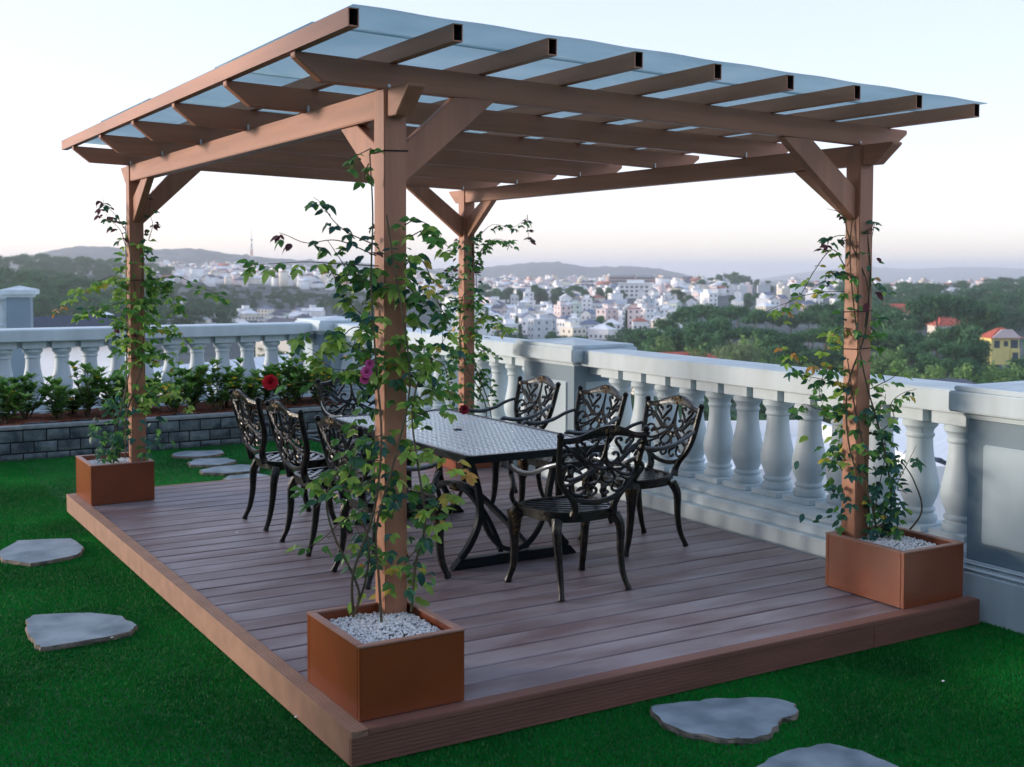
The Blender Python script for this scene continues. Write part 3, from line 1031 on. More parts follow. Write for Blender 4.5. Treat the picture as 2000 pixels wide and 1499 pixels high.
for (x, y, h, fl), ds in zip(SH, DESC):
    shrub(x, y, h, 'leafy green shrub ' + ds, fl)

# ------------------------------------------------------------------ chairs
def sm(pts, n=6):
    """Catmull-Rom through the points"""
    P = [Vector(p) for p in pts]
    P = [P[0] * 2 - P[1]] + P + [P[-1] * 2 - P[-2]]
    out = []
    for i in range(1, len(P) - 2):
        for k in range(n):
            t = k / n
            a, b, c, d = P[i - 1], P[i], P[i + 1], P[i + 2]
            out.append(.5 * ((2 * b) + (-a + c) * t + (2 * a - 5 * b + 4 * c - d) * t * t + (-a + 3 * b - 3 * c + d) * t ** 3))
    out.append(P[-2])
    return out


def back_y(x, z):
    """leaning, slightly cupped chair back"""
    return -.185 - .30 * (z - .43) + .05 * (z - .43) ** 2 - .035 * (1 - (x / .27) ** 2)


def bk(x, z):
    return (x, back_y(x, z), z)


def make_chair():
    t = empty('dining_chair')
    # --- seat: rounded trapezoid rim with woven straps
    out = []
    def outline(s=1.0, n=40):
        pts = []
        for i in range(n):
            th = 2 * math.pi * i / n
            c, s_ = math.cos(th), math.sin(th)
            k = 2 / 2.9
            x = math.copysign(abs(c) ** k, c)
            y = math.copysign(abs(s_) ** k, s_)
            wx = .245 + .025 * y
            pts.append((x * wx * s, .012 + y * .225 * s))
        return pts
    o0, i0 = outline(1.0), outline(.86)
    n = len(o0)
    mb = MB()
    vs = [(x, y, .415) for x, y in o0] + [(x, y, .440) for x, y in o0] + [(x, y, .440) for x, y in i0] + [(x, y, .420) for x, y in i0]
    fs = []
    for i in range(n):
        j = (i + 1) % n
        for r_ in range(3):
            fs.append((r_ * n + i, r_ * n + j, (r_ + 1) * n + j, (r_ + 1) * n + i))
        fs.append((3 * n + i, 3 * n + j, j, i))
    mb.add(vs, fs)
    mb.build('seat_rim', M['iron'], t, bevel=.005)
    mb = MB()
    apron = [(x * .94, y * .94, z) for z in (.385, .4145) for x, y in o0] + [(x * .90, y * .90, z) for z in (.385, .4145) for x, y in o0]
    fs = []
    for i in range(n):
        j = (i + 1) % n
        fs += [(i, j, n + j, n + i), (2 * n + i, 3 * n + i, 3 * n + j, 2 * n + j), (i, 2 * n + i, 2 * n + j, j), (n + i, n + j, 3 * n + j, 3 * n + i)]
    mb.add(apron, fs)
    mb.build('apron', M['iron'], t)
    mb = MB()
    seat_in = outline(.885)
    def span(line_o, d):
        """clip an infinite line against the inner seat outline"""
        ts = []
        m_ = len(seat_in)
        for i in range(m_):
            p, q = seat_in[i], seat_in[(i + 1) % m_]
            e = (q[0] - p[0], q[1] - p[1])
            den = d[0] * e[1] - d[1] * e[0]
            if abs(den) < 1e-9:
                continue
            w0 = (p[0] - line_o[0], p[1] - line_o[1])
            s_ = (w0[0] * d[1] - w0[1] * d[0]) / den
            if 0 <= s_ <= 1:
                ts.append((w0[0] * e[1] - w0[1] * e[0]) / den)
        return (min(ts), max(ts)) if len(ts) >= 2 else None
    for k, ang in enumerate((38, -38)):
        d = (math.cos(R(ang)), math.sin(R(ang)))
        nn = (-d[1], d[0])
        for q in range(-6, 7):
            o_ = (nn[0] * q * .058, .012 + nn[1] * q * .058)
            sp = span(o_, d)
            if not sp:
                continue
            a = (o_[0] + d[0] * sp[0], o_[1] + d[1] * sp[0])
            b = (o_[0] + d[0] * sp[1], o_[1] + d[1] * sp[1])
            hw = .013
            z0 = .424 + .0045 * k
            zc = -.006
            steps = 5
            vs, fs = [], []
            for s_ in range(steps + 1):
                f = s_ / steps
                zd = zc * 4 * f * (1 - f)
                px, py = a[0] + (b[0] - a[0]) * f, a[1] + (b[1] - a[1]) * f
                for sx, z in ((-hw, z0), (hw, z0), (hw, z0 + .007), (-hw, z0 + .007)):
                    vs.append((px + nn[0] * sx, py + nn[1] * sx, z + zd))
            for s_ in range(steps):
                for j in range(4):
                    fs.append((s_ * 4 + j, s_ * 4 + (j + 1) % 4, s_ * 4 + 4 + (j + 1) % 4, s_ * 4 + 4 + j))
            mb.add(vs, fs)
    mb.build('seat_lattice', M['iron_arm'], t)
    # --- legs
    for sx in (-1, 1):
        pts = sm([(sx * .185, -.15, .40), (sx * .205, -.175, .33), (sx * .198, -.185, .2), (sx * .200, -.205, .09), (sx * .212, -.232, .02), (sx * .214, -.238, 0.0)], 4)
        k = len(pts)
        rad = np.interp(np.linspace(0, 1, k), [0, .15, .35, .75, .93, 1], [.030, .027, .021, .015, .019, .017])
        MB().tube(pts, rad, n=8).build('leg', M['iron'], t, smooth=True)
        pts = sm([(sx * .215, .165, .41), (sx * .238, .19, .35), (sx * .232, .192, .22), (sx * .232, .205, .10), (sx * .244, .232, .02), (sx * .246, .238, 0.0)], 4)
        rad = np.interp(np.linspace(0, 1, k), [0, .12, .35, .75, .93, 1], [.047, .040, .025, .017, .022, .019])
        leg = MB().tube(pts, rad, n=8).build('leg', M['iron'], t, smooth=True)
        c = (sx * .232, .186, .345)
        MB().lathe([(.024, -.075), (.029, -.045), (.034, -.01), (.041, .03), (.047, .055)], c=c, n=12).build('knee_casting', M['iron_gold'], leg, smooth=True)
    # --- back frame
    for sx in (-1, 1):
        pts = sm([bk(sx * .130, .425), bk(sx * .126, .47), bk(sx * .152, .52), bk(sx * .205, .575), bk(sx * .243, .64), bk(sx * .257, .71), bk(sx * .264, .78), bk(sx * .272, .85)], 4)
        MB().tube(pts, np.interp(np.linspace(0, 1, len(pts)), [0, .3, 1], [.020, .016, .0145]), n=8, flat=1.25).build('back_stile', M['iron'], t, smooth=True)
        p = bk(sx * .272, .862)
        MB().lathe([(.011, -.016), (.019, -.006), (.020, .004), (.014, .013), (.006, .018)], c=p, n=12).build('finial', M['iron'], t, smooth=True)
    arc = sm([bk(-.23, .605), bk(-.185, .55), bk(-.11, .508), bk(0, .492), bk(.11, .508), bk(.185, .55), bk(.23, .605)], 4)
    MB().tube(arc, .014, n=8).build('back_bow', M['iron'], t, smooth=True)
    # crest rail: deeper in the middle
    mb = MB()
    K = 32
    vs, fs = [], []
    for i in range(K + 1):
        x = -.268 + .536 * i / K
        q = abs(x) / .268
        top = .850 + .056 * (.5 + .5 * math.cos(math.pi * min(q / .86, 1)))
        bot = top - (.032 + .028 * max(0, 1 - q / .6))
        for z, dy in ((bot, -.009), (bot, .009), ((top + bot) / 2, .015), (top, .009), (top, -.009), ((top + bot) / 2, -.015)):
            vs.append((x, back_y(x, z) + dy, z))
    for i in range(K):
        for j in range(6):
            fs.append((i * 6 + j, i * 6 + (j + 1) % 6, i * 6 + 6 + (j + 1) % 6, i * 6 + 6 + j))
    fs += [tuple(range(6)), tuple(range(K * 6, K * 6 + 6))]
    mb.add(vs, fs)
    crest = mb.build('crest_rail', M['iron'], t, smooth=True)
    mb = MB()
    for (x, z, r_) in ((0, .882, .020), (-.026, .877, .014), (.026, .877, .014), (-.05, .876, .010), (.05, .876, .010), (0, .858, .012), (-.022, .895, .008), (.022, .895, .008)):
        y = back_y(x, z)
        mb.lathe([(r_ * .4, -.019), (r_ * .9, -.016), (r_, 0), (r_ * .9, .016), (r_ * .4, .019)], n=8)
        for i in range(len(mb.v) - 40, len(mb.v)):
            vx, vy, vz = mb.v[i]
            mb.v[i] = (x + vx, y + vz, z + vy)
    mb.build('crest_casting', M['iron_gold'], crest, smooth=True)
    # --- scrollwork of the back
    strokes = [
        [(.0, .845), (.0, .80), (-.004, .76), (-.016, .722), (-.042, .703), (-.073, .707), (-.092, .728), (-.085, .749), (-.063, .756), (-.050, .745)],
        [(-.117, .745), (-.14, .774), (-.168, .799), (-.180, .818), (-.160, .828), (-.143, .814)],
        [(-.117, .745), (-.087, .786), (-.063, .808), (-.058, .828), (-.085, .832), (-.094, .818)],
        [(-.262, .79), (-.20, .783), (-.15, .748), (-.10, .710), (-.039, .685), (.0, .672)],
        [(-.252, .745), (-.224, .762), (-.19, .762), (-.155, .738), (-.12, .708), (-.087, .693)],
        [(-.030, .690), (-.08, .664), (-.131, .637), (-.19, .624), (-.228, .642), (-.235, .676), (-.210, .704), (-.178, .700), (-.168, .678), (-.188, .663)],
        [(.0, .718), (-.034, .684), (-.074, .645), (-.092, .618), (-.062, .598), (-.019, .607), (.0, .640)],
        [(-.092, .615), (-.052, .585), (-.020, .566), (-.018, .545), (-.045, .532), (-.066, .545)],
        [(-.225, .60), (-.19, .598), (-.155, .612), (-.115, .630)],
        [(-.180, .596), (-.165, .560), (-.120, .540), (-.085, .560), (-.092, .60)],
        [(-.09, .725), (-.115, .69), (-.16, .672)],
        [(-.215, .77), (-.226, .80), (-.262, .82)]]
    mb = MB()
    for s_ in strokes:
        for sg in (1, -1):
            pts = sm([bk(sg * x, z) for x, z in s_], 5)
            k = len(pts)
            rad = np.interp(np.linspace(0, 1, k), [0, .2, .7, .93, 1], [.0075, .0095, .0078, .0088, .0105])
            mb.tube(pts, rad, n=6, flat=1.0)
    # leaves on the scrolls
    for (x, z, a, L_) in ((-.15, .69, 200, .05), (-.12, .655, 150, .045), (-.19, .74, 120, .04), (-.13, .795, 100, .03), (-.10, .585, 210, .045), (-.2, .655, 250, .03), (-.04, .65, 60, .03)):
        for sg in (1, -1):
            ca, sa = math.cos(R(a)), math.sin(R(a))
            pts = [bk(sg * (x + ca * L_ * f), z + sa * L_ * f) for f in (0, .35, .7, 1)]
            mb.tube(pts, [.004, .010, .008, .002], n=6, flat=.7)
    mb.lathe([(.006, -.012), (.017, -.009), (.017, .009), (.006, .012)], n=10)
    for i in range(len(mb.v) - 40, len(mb.v)):
        vx, vy, vz = mb.v[i]
        mb.v[i] = (vx, back_y(0, .655) + vz, .655 + vy)
    mb.build('scrollwork', M['iron'], t, smooth=True)
    # --- arms
    for sx in (-1, 1):
        p0 = bk(sx * .262, .715)
        pts = sm([p0, (sx * .285, -.19, .69), (sx * .292, -.10, .652), (sx * .290, .0, .632), (sx * .284, .09, .634), (sx * .276, .15, .645), (sx * .272, .172, .628)], 5)
        MB().tube(pts, np.interp(np.linspace(0, 1, len(pts)), [0, .5, 1], [.011, .015, .016]), n=8, flat=.45, ref=(1, 0, 0)).build('arm', M['iron_arm'], t, smooth=True)
        pts = sm([(sx * .272, .168, .63), (sx * .262, .182, .60), (sx * .266, .155, .565), (sx * .276, .14, .53), (sx * .268, .165, .49), (sx * .250, .178, .455), (sx * .240, .16, .436)], 5)
        MB().tube(pts, np.interp(np.linspace(0, 1, len(pts)), [0, .4, 1], [.012, .014, .013]), n=8).build('arm_support', M['iron'], t, smooth=True)
    return t


CH = [((1.815, 1.285), 0, 'ornate dark metal armchair at the near end of the table, its back to the camera'),
      ((1.86, 4.02), 180, 'ornate dark metal armchair at the far end of the table, facing the camera'),
      ((2.70, 1.90), 90, 'ornate dark metal armchair nearest the camera on the balustrade side of the table'),
      ((2.70, 2.68), 90, 'middle ornate dark metal armchair on the balustrade side of the table'),
      ((2.70, 3.50), 90, 'farthest ornate dark metal armchair on the balustrade side, before the capped pier'),
      ((1.075, 1.99), -90, 'ornate dark metal armchair on the lawn side half hidden by the nearest vine'),
      ((1.075, 2.83), -90, 'middle ornate dark metal armchair on the lawn side of the table'),
      ((1.09, 3.60), -90, 'farthest ornate dark metal armchair on the lawn side, near the red rose')]
ch0 = make_chair()
for i, ((x, y), a, lb) in enumerate(CH):
    c = ch0 if i == 0 else copy_tree(ch0)
    c.location = (x, y, DZ + .003)
    c.rotation_euler = (0, 0, R(a + RNG.uniform(-2, 2)))
    tag(c, lb, 'chair', 'armchairs round the dining table')

# ------------------------------------------------------------------ table
def make_table():
    TX, TY = (1.36, 2.315), (1.60, 3.60)
    cx, cy = sum(TX) / 2, sum(TY) / 2
    t = tag(empty('dining_table', (cx, cy, DZ)), 'long dark metal dining table with woven lattice top', 'table')
    hx, hy = (TX[1] - TX[0]) / 2, (TY[1] - TY[0]) / 2
    zt = .83 - DZ
    c_ = .03
    def oct(hx_, hy_, c2):
        return [(-hx_ + c2, -hy_), (hx_ - c2, -hy_), (hx_, -hy_ + c2), (hx_, hy_ - c2), (hx_ - c2, hy_), (-hx_ + c2, hy_), (-hx_, hy_ - c2), (-hx_, -hy_ + c2)]
    o_, i_ = oct(hx, hy, c_), oct(hx - .035, hy - .035, c_ * .7)
    n = 8
    mb = MB()
    vs = [(x, y, zt - .042) for x, y in o_] + [(x, y, zt) for x, y in o_] + [(x, y, zt) for x, y in i_] + [(x, y, zt - .042) for x, y in i_]
    fs = []
    for i in range(n):
        j = (i + 1) % n
        for r_ in range(3):
            fs.append((r_ * n + i, r_ * n + j, (r_ + 1) * n + j, (r_ + 1) * n + i))
        fs.append((3 * n + i, 3 * n + j, j, i))
    mb.add(vs, fs)
    mb.build('top_rim', M['table'], t, bevel=.005)
    MB().prism([(x * .985, y * .99) for x, y in i_], 'z', zt - .03, zt - .020).build('top_plate', M['table'], t)
    # woven lattice: short straps running diagonally, over and under
    P, D = [], []
    pit = .045
    mb = MB()
    lim_x, lim_y = hx - .034, hy - .034
    V, F = [], []
    def strap(c, d, L_, w_, z):
        nn = (-d[1], d[0])
        b = len(V)
        for s, q in ((-1, -1), (1, -1), (1, 1), (-1, 1)):
            x = c[0] + d[0] * L_ * s / 2 + nn[0] * w_ * q / 2
            y = c[1] + d[1] * L_ * s / 2 + nn[1] * w_ * q / 2
            x, y = max(-lim_x, min(lim_x, x)), max(-lim_y, min(lim_y, y))
            V.append((x, y, z)); V.append((x, y, z + .006))
        q_ = [b + 2 * i for i in range(4)]
        F.extend([(q_[0] + 1, q_[1] + 1, q_[2] + 1, q_[3] + 1)] + [(q_[i], q_[(i + 1) % 4], q_[(i + 1) % 4] + 1, q_[i] + 1) for i in range(4)])
    d1, d2 = (math.sqrt(.5), math.sqrt(.5)), (math.sqrt(.5), -math.sqrt(.5))
    m_ = int(2.2 / pit)
    for i in range(-m_, m_ + 1):
        for j in range(-m_, m_ + 1):
            c = (d1[0] * i * pit + d2[0] * j * pit, d1[1] * i * pit + d2[1] * j * pit)
            if abs(c[0]) > lim_x + .01 or abs(c[1]) > lim_y + .01:
                continue
            if (i + j) % 2 == 0:
                for e in (-.013, .013):
                    strap((c[0] + d2[0] * e, c[1] + d2[1] * e), d1, .062, .0175, zt - .0095)
            else:
                for e in (-.013, .013):
                    strap((c[0] + d1[0] * e, c[1] + d1[1] * e), d2, .062, .0175, zt - .0105)
    o = link('top_lattice', np_mesh('top_lattice', np.array(V), np.array(F), M['lattice']), t)
    tag(o, kind='stuff')
    # umbrella hole cover
    MB().lathe([(.028, zt - .006), (.028, zt + .002), (.022, zt + .004)], n=20).build('parasol_plug', M['table'], t, smooth=True)
    # trestles
    for sy in (-1, 1):
        ty = sy * .70
        foot = MB()
        foot.prism([(-.42, .003), (.42, .003), (.37, .058), (-.37, .058)], 'y', ty - .03, ty + .03)
        foot.build('trestle_foot', M['table'], t, bevel=.004)
        MB().box(-.34, .34, ty - .028, ty + .028, zt - .075, zt - .0425).build('trestle_head', M['table'], t, bevel=.004)
        for sx in (-1, 1):
            pts = sm([(sx * .36, ty, .058), (sx * .30, ty, .13), (sx * .245, ty, .24), (sx * .232, ty, .36), (sx * .255, ty, .48), (sx * .30, ty, zt - .074)], 5)
            MB().tube(pts, .024, n=4, ref=(0, 1, 0), flat=1.15).build('trestle_leg', M['table'], t, bevel=.003)
        arc = sm([(-.235, ty, .34), (-.17, ty, .18), (-.07, ty, .085), (.07, ty, .085), (.17, ty, .18), (.235, ty, .34)], 5)
        MB().tube(arc, .018, n=4, ref=(0, 1, 0)).build('trestle_arc', M['table'], t, bevel=.002)
    # long stretchers bowing inwards from the trestles
    for sx in (-1, 1):
        pts = sm([(sx * .09, -.70, .075), (sx * .05, -.45, .22), (sx * .02, -.15, .33), (sx * .02, .15, .33), (sx * .05, .45, .22), (sx * .09, .70, .075)], 5)
        MB().tube(pts, .022, n=4, ref=(1, 0, 0)).build('stretcher', M['table'], t, bevel=.002)
    MB().lathe([(.02, .30), (.055, .315), (.055, .345), (.02, .36)], n=16).build('stretcher_boss', M['iron_gold'], t, smooth=True)


make_table()

# ------------------------------------------------------------------ climbing roses
LEAF_ME = {k: [leaf_mesh('leaf', M['leaf_' + k], wide=wd, fold=fo, bend=be) for wd, fo, be in ((.46, .16, .2), (.54, .1, .3), (.40, .22, .14))] for k in LEAFC}


def pick(weights):
    ks = list(weights)
    return RNG.choices(ks, [weights[k] for k in ks])[0]


def climbing_rose(label, ix, iy, depth0, twigs, stems, hug, weights, size, nmax, base_bush=None, flowers=(), seed=1):
    global RNG
    RNG = random.Random(seed)
    px, py = PX[ix] + PW / 2, PY[iy] + PW / 2
    t = tag(empty('climbing_rose', (0, 0, 0)), label, 'rose', 'climbing roses on the pergola posts')
    leaves = []                     # (position, direction, length, colour)
    camdir = Vector((-FW[0], -FW[1], 0)).normalized()

    def add_leaf(p, d, L_, col):
        leaves.append((Vector(p), Vector(d).normalized(), L_, col))

    def sprig(p, d, n, L_, wts):
        """a compound leaf: leaflets in pairs along a short stalk, one at the end"""
        d = Vector(d).normalized()
        side = d.cross(Vector((0, 0, 1)))
        if side.length < .1:
            side = Vector((1, 0, 0))
        side.normalize()
        col = pick(wts)
        for k in range(n):
            q = Vector(p) + d * (L_ * .55 * (k + 1))
            for s in (-1, 1):
                dd = d * .5 + side * s + Vector((RNG.uniform(-.3, .3), RNG.uniform(-.3, .3), RNG.uniform(-.5, .1)))
                add_leaf(q, dd, L_ * RNG.uniform(.7, 1.1), col if RNG.random() < .7 else pick(wts))
        add_leaf(Vector(p) + d * (L_ * .6 * n), d + Vector((0, 0, RNG.uniform(-.5, 0))), L_ * RNG.uniform(.9, 1.2), col)

    # main canes
    for st in stems:
        pts = sm([ray_point(u, v, depth0 + dz) for u, v, dz in st], 5)
        k = len(pts)
        MB().tube(pts, np.interp(np.linspace(0, 1, k), [0, 1], [.006, .003]) if len(st[0]) == 3 else .004, n=5).build('cane', M['bark'], t, smooth=True)
    # side shoots with their leaves
    mbt = MB()
    for tw in twigs:
        path, dens, wts = tw[0], tw[1], tw[2] if len(tw) > 2 else weights
        dz = RNG.uniform(-.12, .10)
        pts = sm([ray_point(u, v, depth0 - .06 + dz * min(1, i / 2) + RNG.uniform(-.02, .02)) for i, (u, v) in enumerate(path)], 6)
        mbt.tube(pts, np.interp(np.linspace(0, 1, len(pts)), [0, 1], [.0032, .0012]), n=4, caps=False)
        ln = sum((pts[i + 1] - pts[i]).length for i in range(len(pts) - 1))
        n = max(2, int(ln / .036 * dens))
        for q in range(n):
            f = (q + RNG.uniform(.2, .8)) / n
            p = pts[min(int(f * (len(pts) - 1)), len(pts) - 1)]
            a = RNG.uniform(0, 6.28)
            d = Vector((math.cos(a), math.sin(a), RNG.uniform(-.9, .25)))
            sprig(p, d, RNG.choice((1, 1, 2)), size * RNG.uniform(.8, 1.15), wts)
    mbt.build('shoots', M['bark'], t, smooth=True)
    # leaves pressed round the post
    for (z0, z1, n, rad, wts) in hug:
        for q in range(n):
            z = RNG.uniform(z0, z1)
            a = RNG.uniform(0, 6.28)
            r_ = PW * .62 + abs(RNG.gauss(0, rad))
            p = Vector((px + math.cos(a) * r_, py + math.sin(a) * r_, z))
            d = Vector((math.cos(a) + RNG.uniform(-.8, .8), math.sin(a) + RNG.uniform(-.8, .8), RNG.uniform(-1.1, .3)))
            sprig(p, d, RNG.choice((0, 1, 1)), size * RNG.uniform(.8, 1.2), wts or weights)
    # free leaves as parts (largest in view), the rest as one part
    RNG.shuffle(leaves)
    leaves.sort(key=lambda L: -(L[2] + (.03 if (L[0] - Vector((px, py, L[0].z))).dot(camdir) > 0 else 0)))
    rest = leaves[nmax:]
    for p, d, L_, col in leaves[:nmax]:
        nrm = Vector((RNG.uniform(-.9, .9), RNG.uniform(-.9, .9), 1)) + camdir * .5
        x = d.cross(nrm)
        if x.length < .05:
            x = Vector((1, 0, 0))
        x.normalize()
        z = x.cross(d)
        o = bpy.data.objects.new('leaf', RNG.choice(LEAF_ME[col]))
        COL.objects.link(o)
        o.parent = t
        Mx = Matrix((x, d, z)).transposed().to_4x4()
        Mx.translation = p
        o.matrix_local = Mx @ Matrix.Diagonal((L_, L_, L_, 1))
    if rest:
        ks = list(LEAFC)
        P = np.array([L[0] for L in rest]); D = np.array([L[1] for L in rest])
        N_ = NP.uniform(-.6, .6, P.shape) + np.array([camdir.x * .8, camdir.y * .8, 1])
        o = scatter_leaves('leaves', P, D, N_, np.array([L[2] for L in rest]), [M['leaf_' + k] for k in ks], np.array([ks.index(L[3]) for L in rest]), wide=.56, parent=t)
        tag(o, kind='stuff')
    for (u, v, dz, r_, m, lb) in flowers:
        c = ray_point(u, v, depth0 + dz)
        fl = flower_ball((0, 0, 0), r_, 8, M[m], 'flower', t, flat=1.0)
        fl.location = c
        fl.rotation_euler = (R(70), 0, R(-25))
        fl['label'] = lb
    return t


GREEN = {'dark': 2.6, 'mid': 4, 'light': 3, 'yellow': .3, 'blue': 1.6, 'orange': .08}
LIGHT = {'mid': 2.4, 'light': 4, 'yellow': .7, 'orange': .15}
REDD = {'red': 2, 'dark': 1.4, 'mid': 1}
DARK = {'dark': 3, 'blue': 3, 'mid': 2}
YEL = {'light': 4, 'yellow': 1.2, 'orange': .25}

climbing_rose('climbing rose on the nearest post, reaching widest, with pink bloom', 0, 0, 4.93, [
    ([(735, 480), (680, 455), (650, 430), (630, 400), (612, 385)], 1.3, DARK),
    ([(735, 500), (660, 470), (600, 475), (560, 460), (545, 455)], .6, REDD),
    ([(740, 520), (650, 515), (600, 512), (540, 515), (470, 520)], .9, {'light': 1, 'mid': 3}),
    ([(740, 640), (690, 600), (665, 560), (640, 520)], 1.5, GREEN),
    ([(738, 560), (690, 540), (660, 500), (640, 470)], 1.5, GREEN),
    ([(735, 690), (690, 680), (650, 650), (600, 650), (575, 665)], 1.7, GREEN),
    ([(735, 700), (690, 720), (650, 720), (610, 690)], 1.7, {'mid': 3, 'light': 3}),
    ([(735, 660), (690, 640), (640, 690), (600, 680)], 1.3, {'mid': 3, 'light': 3}),
    ([(790, 470), (830, 450), (860, 470), (884, 490)], 1.3, {'mid': 2, 'light': 3}),
    ([(790, 440), (815, 430), (850, 450), (870, 478)], 1.1, {'mid': 3, 'light': 1}),
    ([(790, 520), (815, 500), (840, 540), (835, 570)], 1.3, LIGHT),
    ([(795, 560), (830, 590), (860, 620), (865, 680)], 1.6, GREEN),
    ([(795, 600), (840, 570), (860, 600), (880, 640)], 1.4, {'mid': 3, 'dark': 2}),
    ([(795, 680), (840, 700), (870, 720), (880, 800)], 1.6, LIGHT),
    ([(790, 800), (830, 770), (860, 760), (890, 770)], 1.6, LIGHT),
    ([(795, 740), (830, 730), (850, 690), (870, 660)], 1.4, LIGHT),
    ([(800, 880), (850, 880), (885, 900), (915, 935)], 1.5, YEL),
    ([(740, 900), (690, 900), (650, 920), (610, 940), (590, 965)], 1.6, {'mid': 3, 'light': 2}),
    ([(740, 930), (700, 950), (650, 960), (610, 1000)], 1.3, {'mid': 3, 'dark': 2}),
    ([(740, 1000), (680, 1010), (620, 1060), (560, 1080)], .7, {'mid': 3, 'light': 2}),
    ([(800, 1000), (850, 990), (885, 960), (880, 1030)], .9, YEL),
    ([(790, 1100), (830, 1050), (850, 1000)], 1.3, GREEN),
    ([(745, 1100), (700, 1040), (680, 960)], 1.2, GREEN),
    ([(745, 850), (700, 870), (680, 930), (660, 960)], 1.5, GREEN),
    ([(725, 290), (705, 300), (685, 310), (668, 330)], 1.3, {'mid': 3, 'dark': 1}),
    ([(720, 320), (712, 340), (715, 360)], 1.0, {'mid': 3}),
    ([(745, 740), (700, 730), (660, 740), (600, 745), (530, 760)], .35, {'mid': 3}),
    ([(800, 820), (850, 800), (905, 802)], .5, LIGHT)],
    [[(690, 1205, .0), (700, 1150, -.08), (650, 1040, -.1), (640, 960, -.08), (690, 880, -.09)], [(690, 1205, 0), (690, 1120, -.1), (730, 1000, -.12), (745, 860, -.11), (735, 720, -.1), (725, 560, -.1), (728, 420, -.1), (722, 300, -.1)],
     [(745, 1215, -.08), (740, 1130, -.12), (735, 1030, -.12), (770, 900, -.13), (800, 760, -.08), (790, 640, -.1), (770, 520, -.1), (755, 420, -.1)],
     [(803, 1195, .0), (812, 1100, -.05), (830, 1020, -.06), (815, 900, -.06), (805, 800, -.06), (830, 700, -.05)], [(690, 1205, 0), (715, 1130, -.1), (720, 1060, -.1), (700, 1000, -.1)]],
    [(1.75, 2.05, 34, .03, DARK), (1.36, 1.85, 190, .07, {'mid': 3, 'light': 3, 'blue': 1}), (1.12, 1.5, 80, .06, GREEN), (.85, 1.15, 44, .05, GREEN), (.50, .95, 100, .07, GREEN), (.42, .65, 16, .06, YEL)], GREEN, .048, 300, seed=11,
    flowers=[(716, 728, -.14, .026, 'petal_pink', 'pink double bloom'), (722, 712, -.12, .021, 'petal_pink', 'pink double bloom'), (712, 742, -.13, .021, 'petal_pink', 'pink double bloom'), (528, 748, -.05, .035, 'petal_red', 'round red bloom'), (906, 801, .05, .022, 'petal_crimson', 'small crimson bloom')])

climbing_rose('climbing rose on the far left post by the lawn', 0, 1, 8.80, [
    ([(250, 560), (210, 545), (160, 570), (110, 605)], 1.5, LIGHT),
    ([(250, 590), (200, 600), (170, 610), (150, 620)], 1.5, {'mid': 3, 'light': 2}),
    ([(250, 550), (220, 540), (190, 550), (160, 560)], 1.3, {'mid': 3, 'light': 2}),
    ([(290, 560), (340, 540), (400, 565), (445, 585)], 1.1, {'mid': 3, 'light': 2}),
    ([(285, 540), (320, 555), (340, 590), (348, 610)], 1.9, {'mid': 3, 'light': 2}),
    ([(285, 560), (310, 545), (330, 560), (340, 580)], 1.9, {'mid': 3, 'light': 2}),
    ([(250, 650), (225, 620), (190, 615), (180, 600)], 1.2, GREEN),
    ([(285, 640), (320, 640), (350, 650), (380, 685)], 1.4, LIGHT),
    ([(290, 710), (320, 690), (345, 700), (350, 730)], 1.4, LIGHT),
    ([(250, 640), (230, 630), (215, 640)], 1.2, REDD),
    ([(250, 660), (235, 655), (218, 662)], 1.2, REDD),
    ([(245, 480), (235, 450), (215, 430), (205, 415)], 1.3, REDD),
    ([(245, 450), (225, 420), (205, 400), (200, 385)], 1.0, REDD),
    ([(290, 470), (298, 440), (292, 410), (298, 370)], .9, REDD),
    ([(285, 500), (295, 490), (300, 500)], 1.6, {'mid': 2, 'dark': 2}),
    ([(215, 895), (205, 860), (190, 840), (185, 810)], 1.4, {'mid': 2, 'dark': 3}),
    ([(215, 895), (225, 850), (220, 800), (210, 770)], 1.4, {'mid': 2, 'dark': 3}),
    ([(215, 895), (240, 850), (245, 800), (240, 760)], 1.4, {'mid': 2, 'dark': 3}),
    ([(275, 800), (320, 770), (350, 770), (370, 800)], 1.6, YEL),
    ([(275, 790), (300, 760), (330, 745), (345, 760)], 1.6, LIGHT)],
    [[(215, 893, 0), (230, 830, -.1), (250, 740, -.1), (270, 640, -.1), (260, 540, -.1), (250, 470, -.1)], [(232, 895, 0), (250, 800, -.1), (280, 700, -.1), (275, 600, -.1), (280, 500, -.1)], [(245, 895, .06), (248, 640, .06), (245, 440, .05)]],
    [(1.45, 2.05, 110, .03, {'mid': 3, 'light': 2}), (1.1, 1.7, 120, .06, {'mid': 3, 'light': 2}), (.9, 1.3, 50, .04, {'mid': 3, 'light': 1}), (.5, .95, 50, .08, DARK)], GREEN, .054, 240, seed=12)

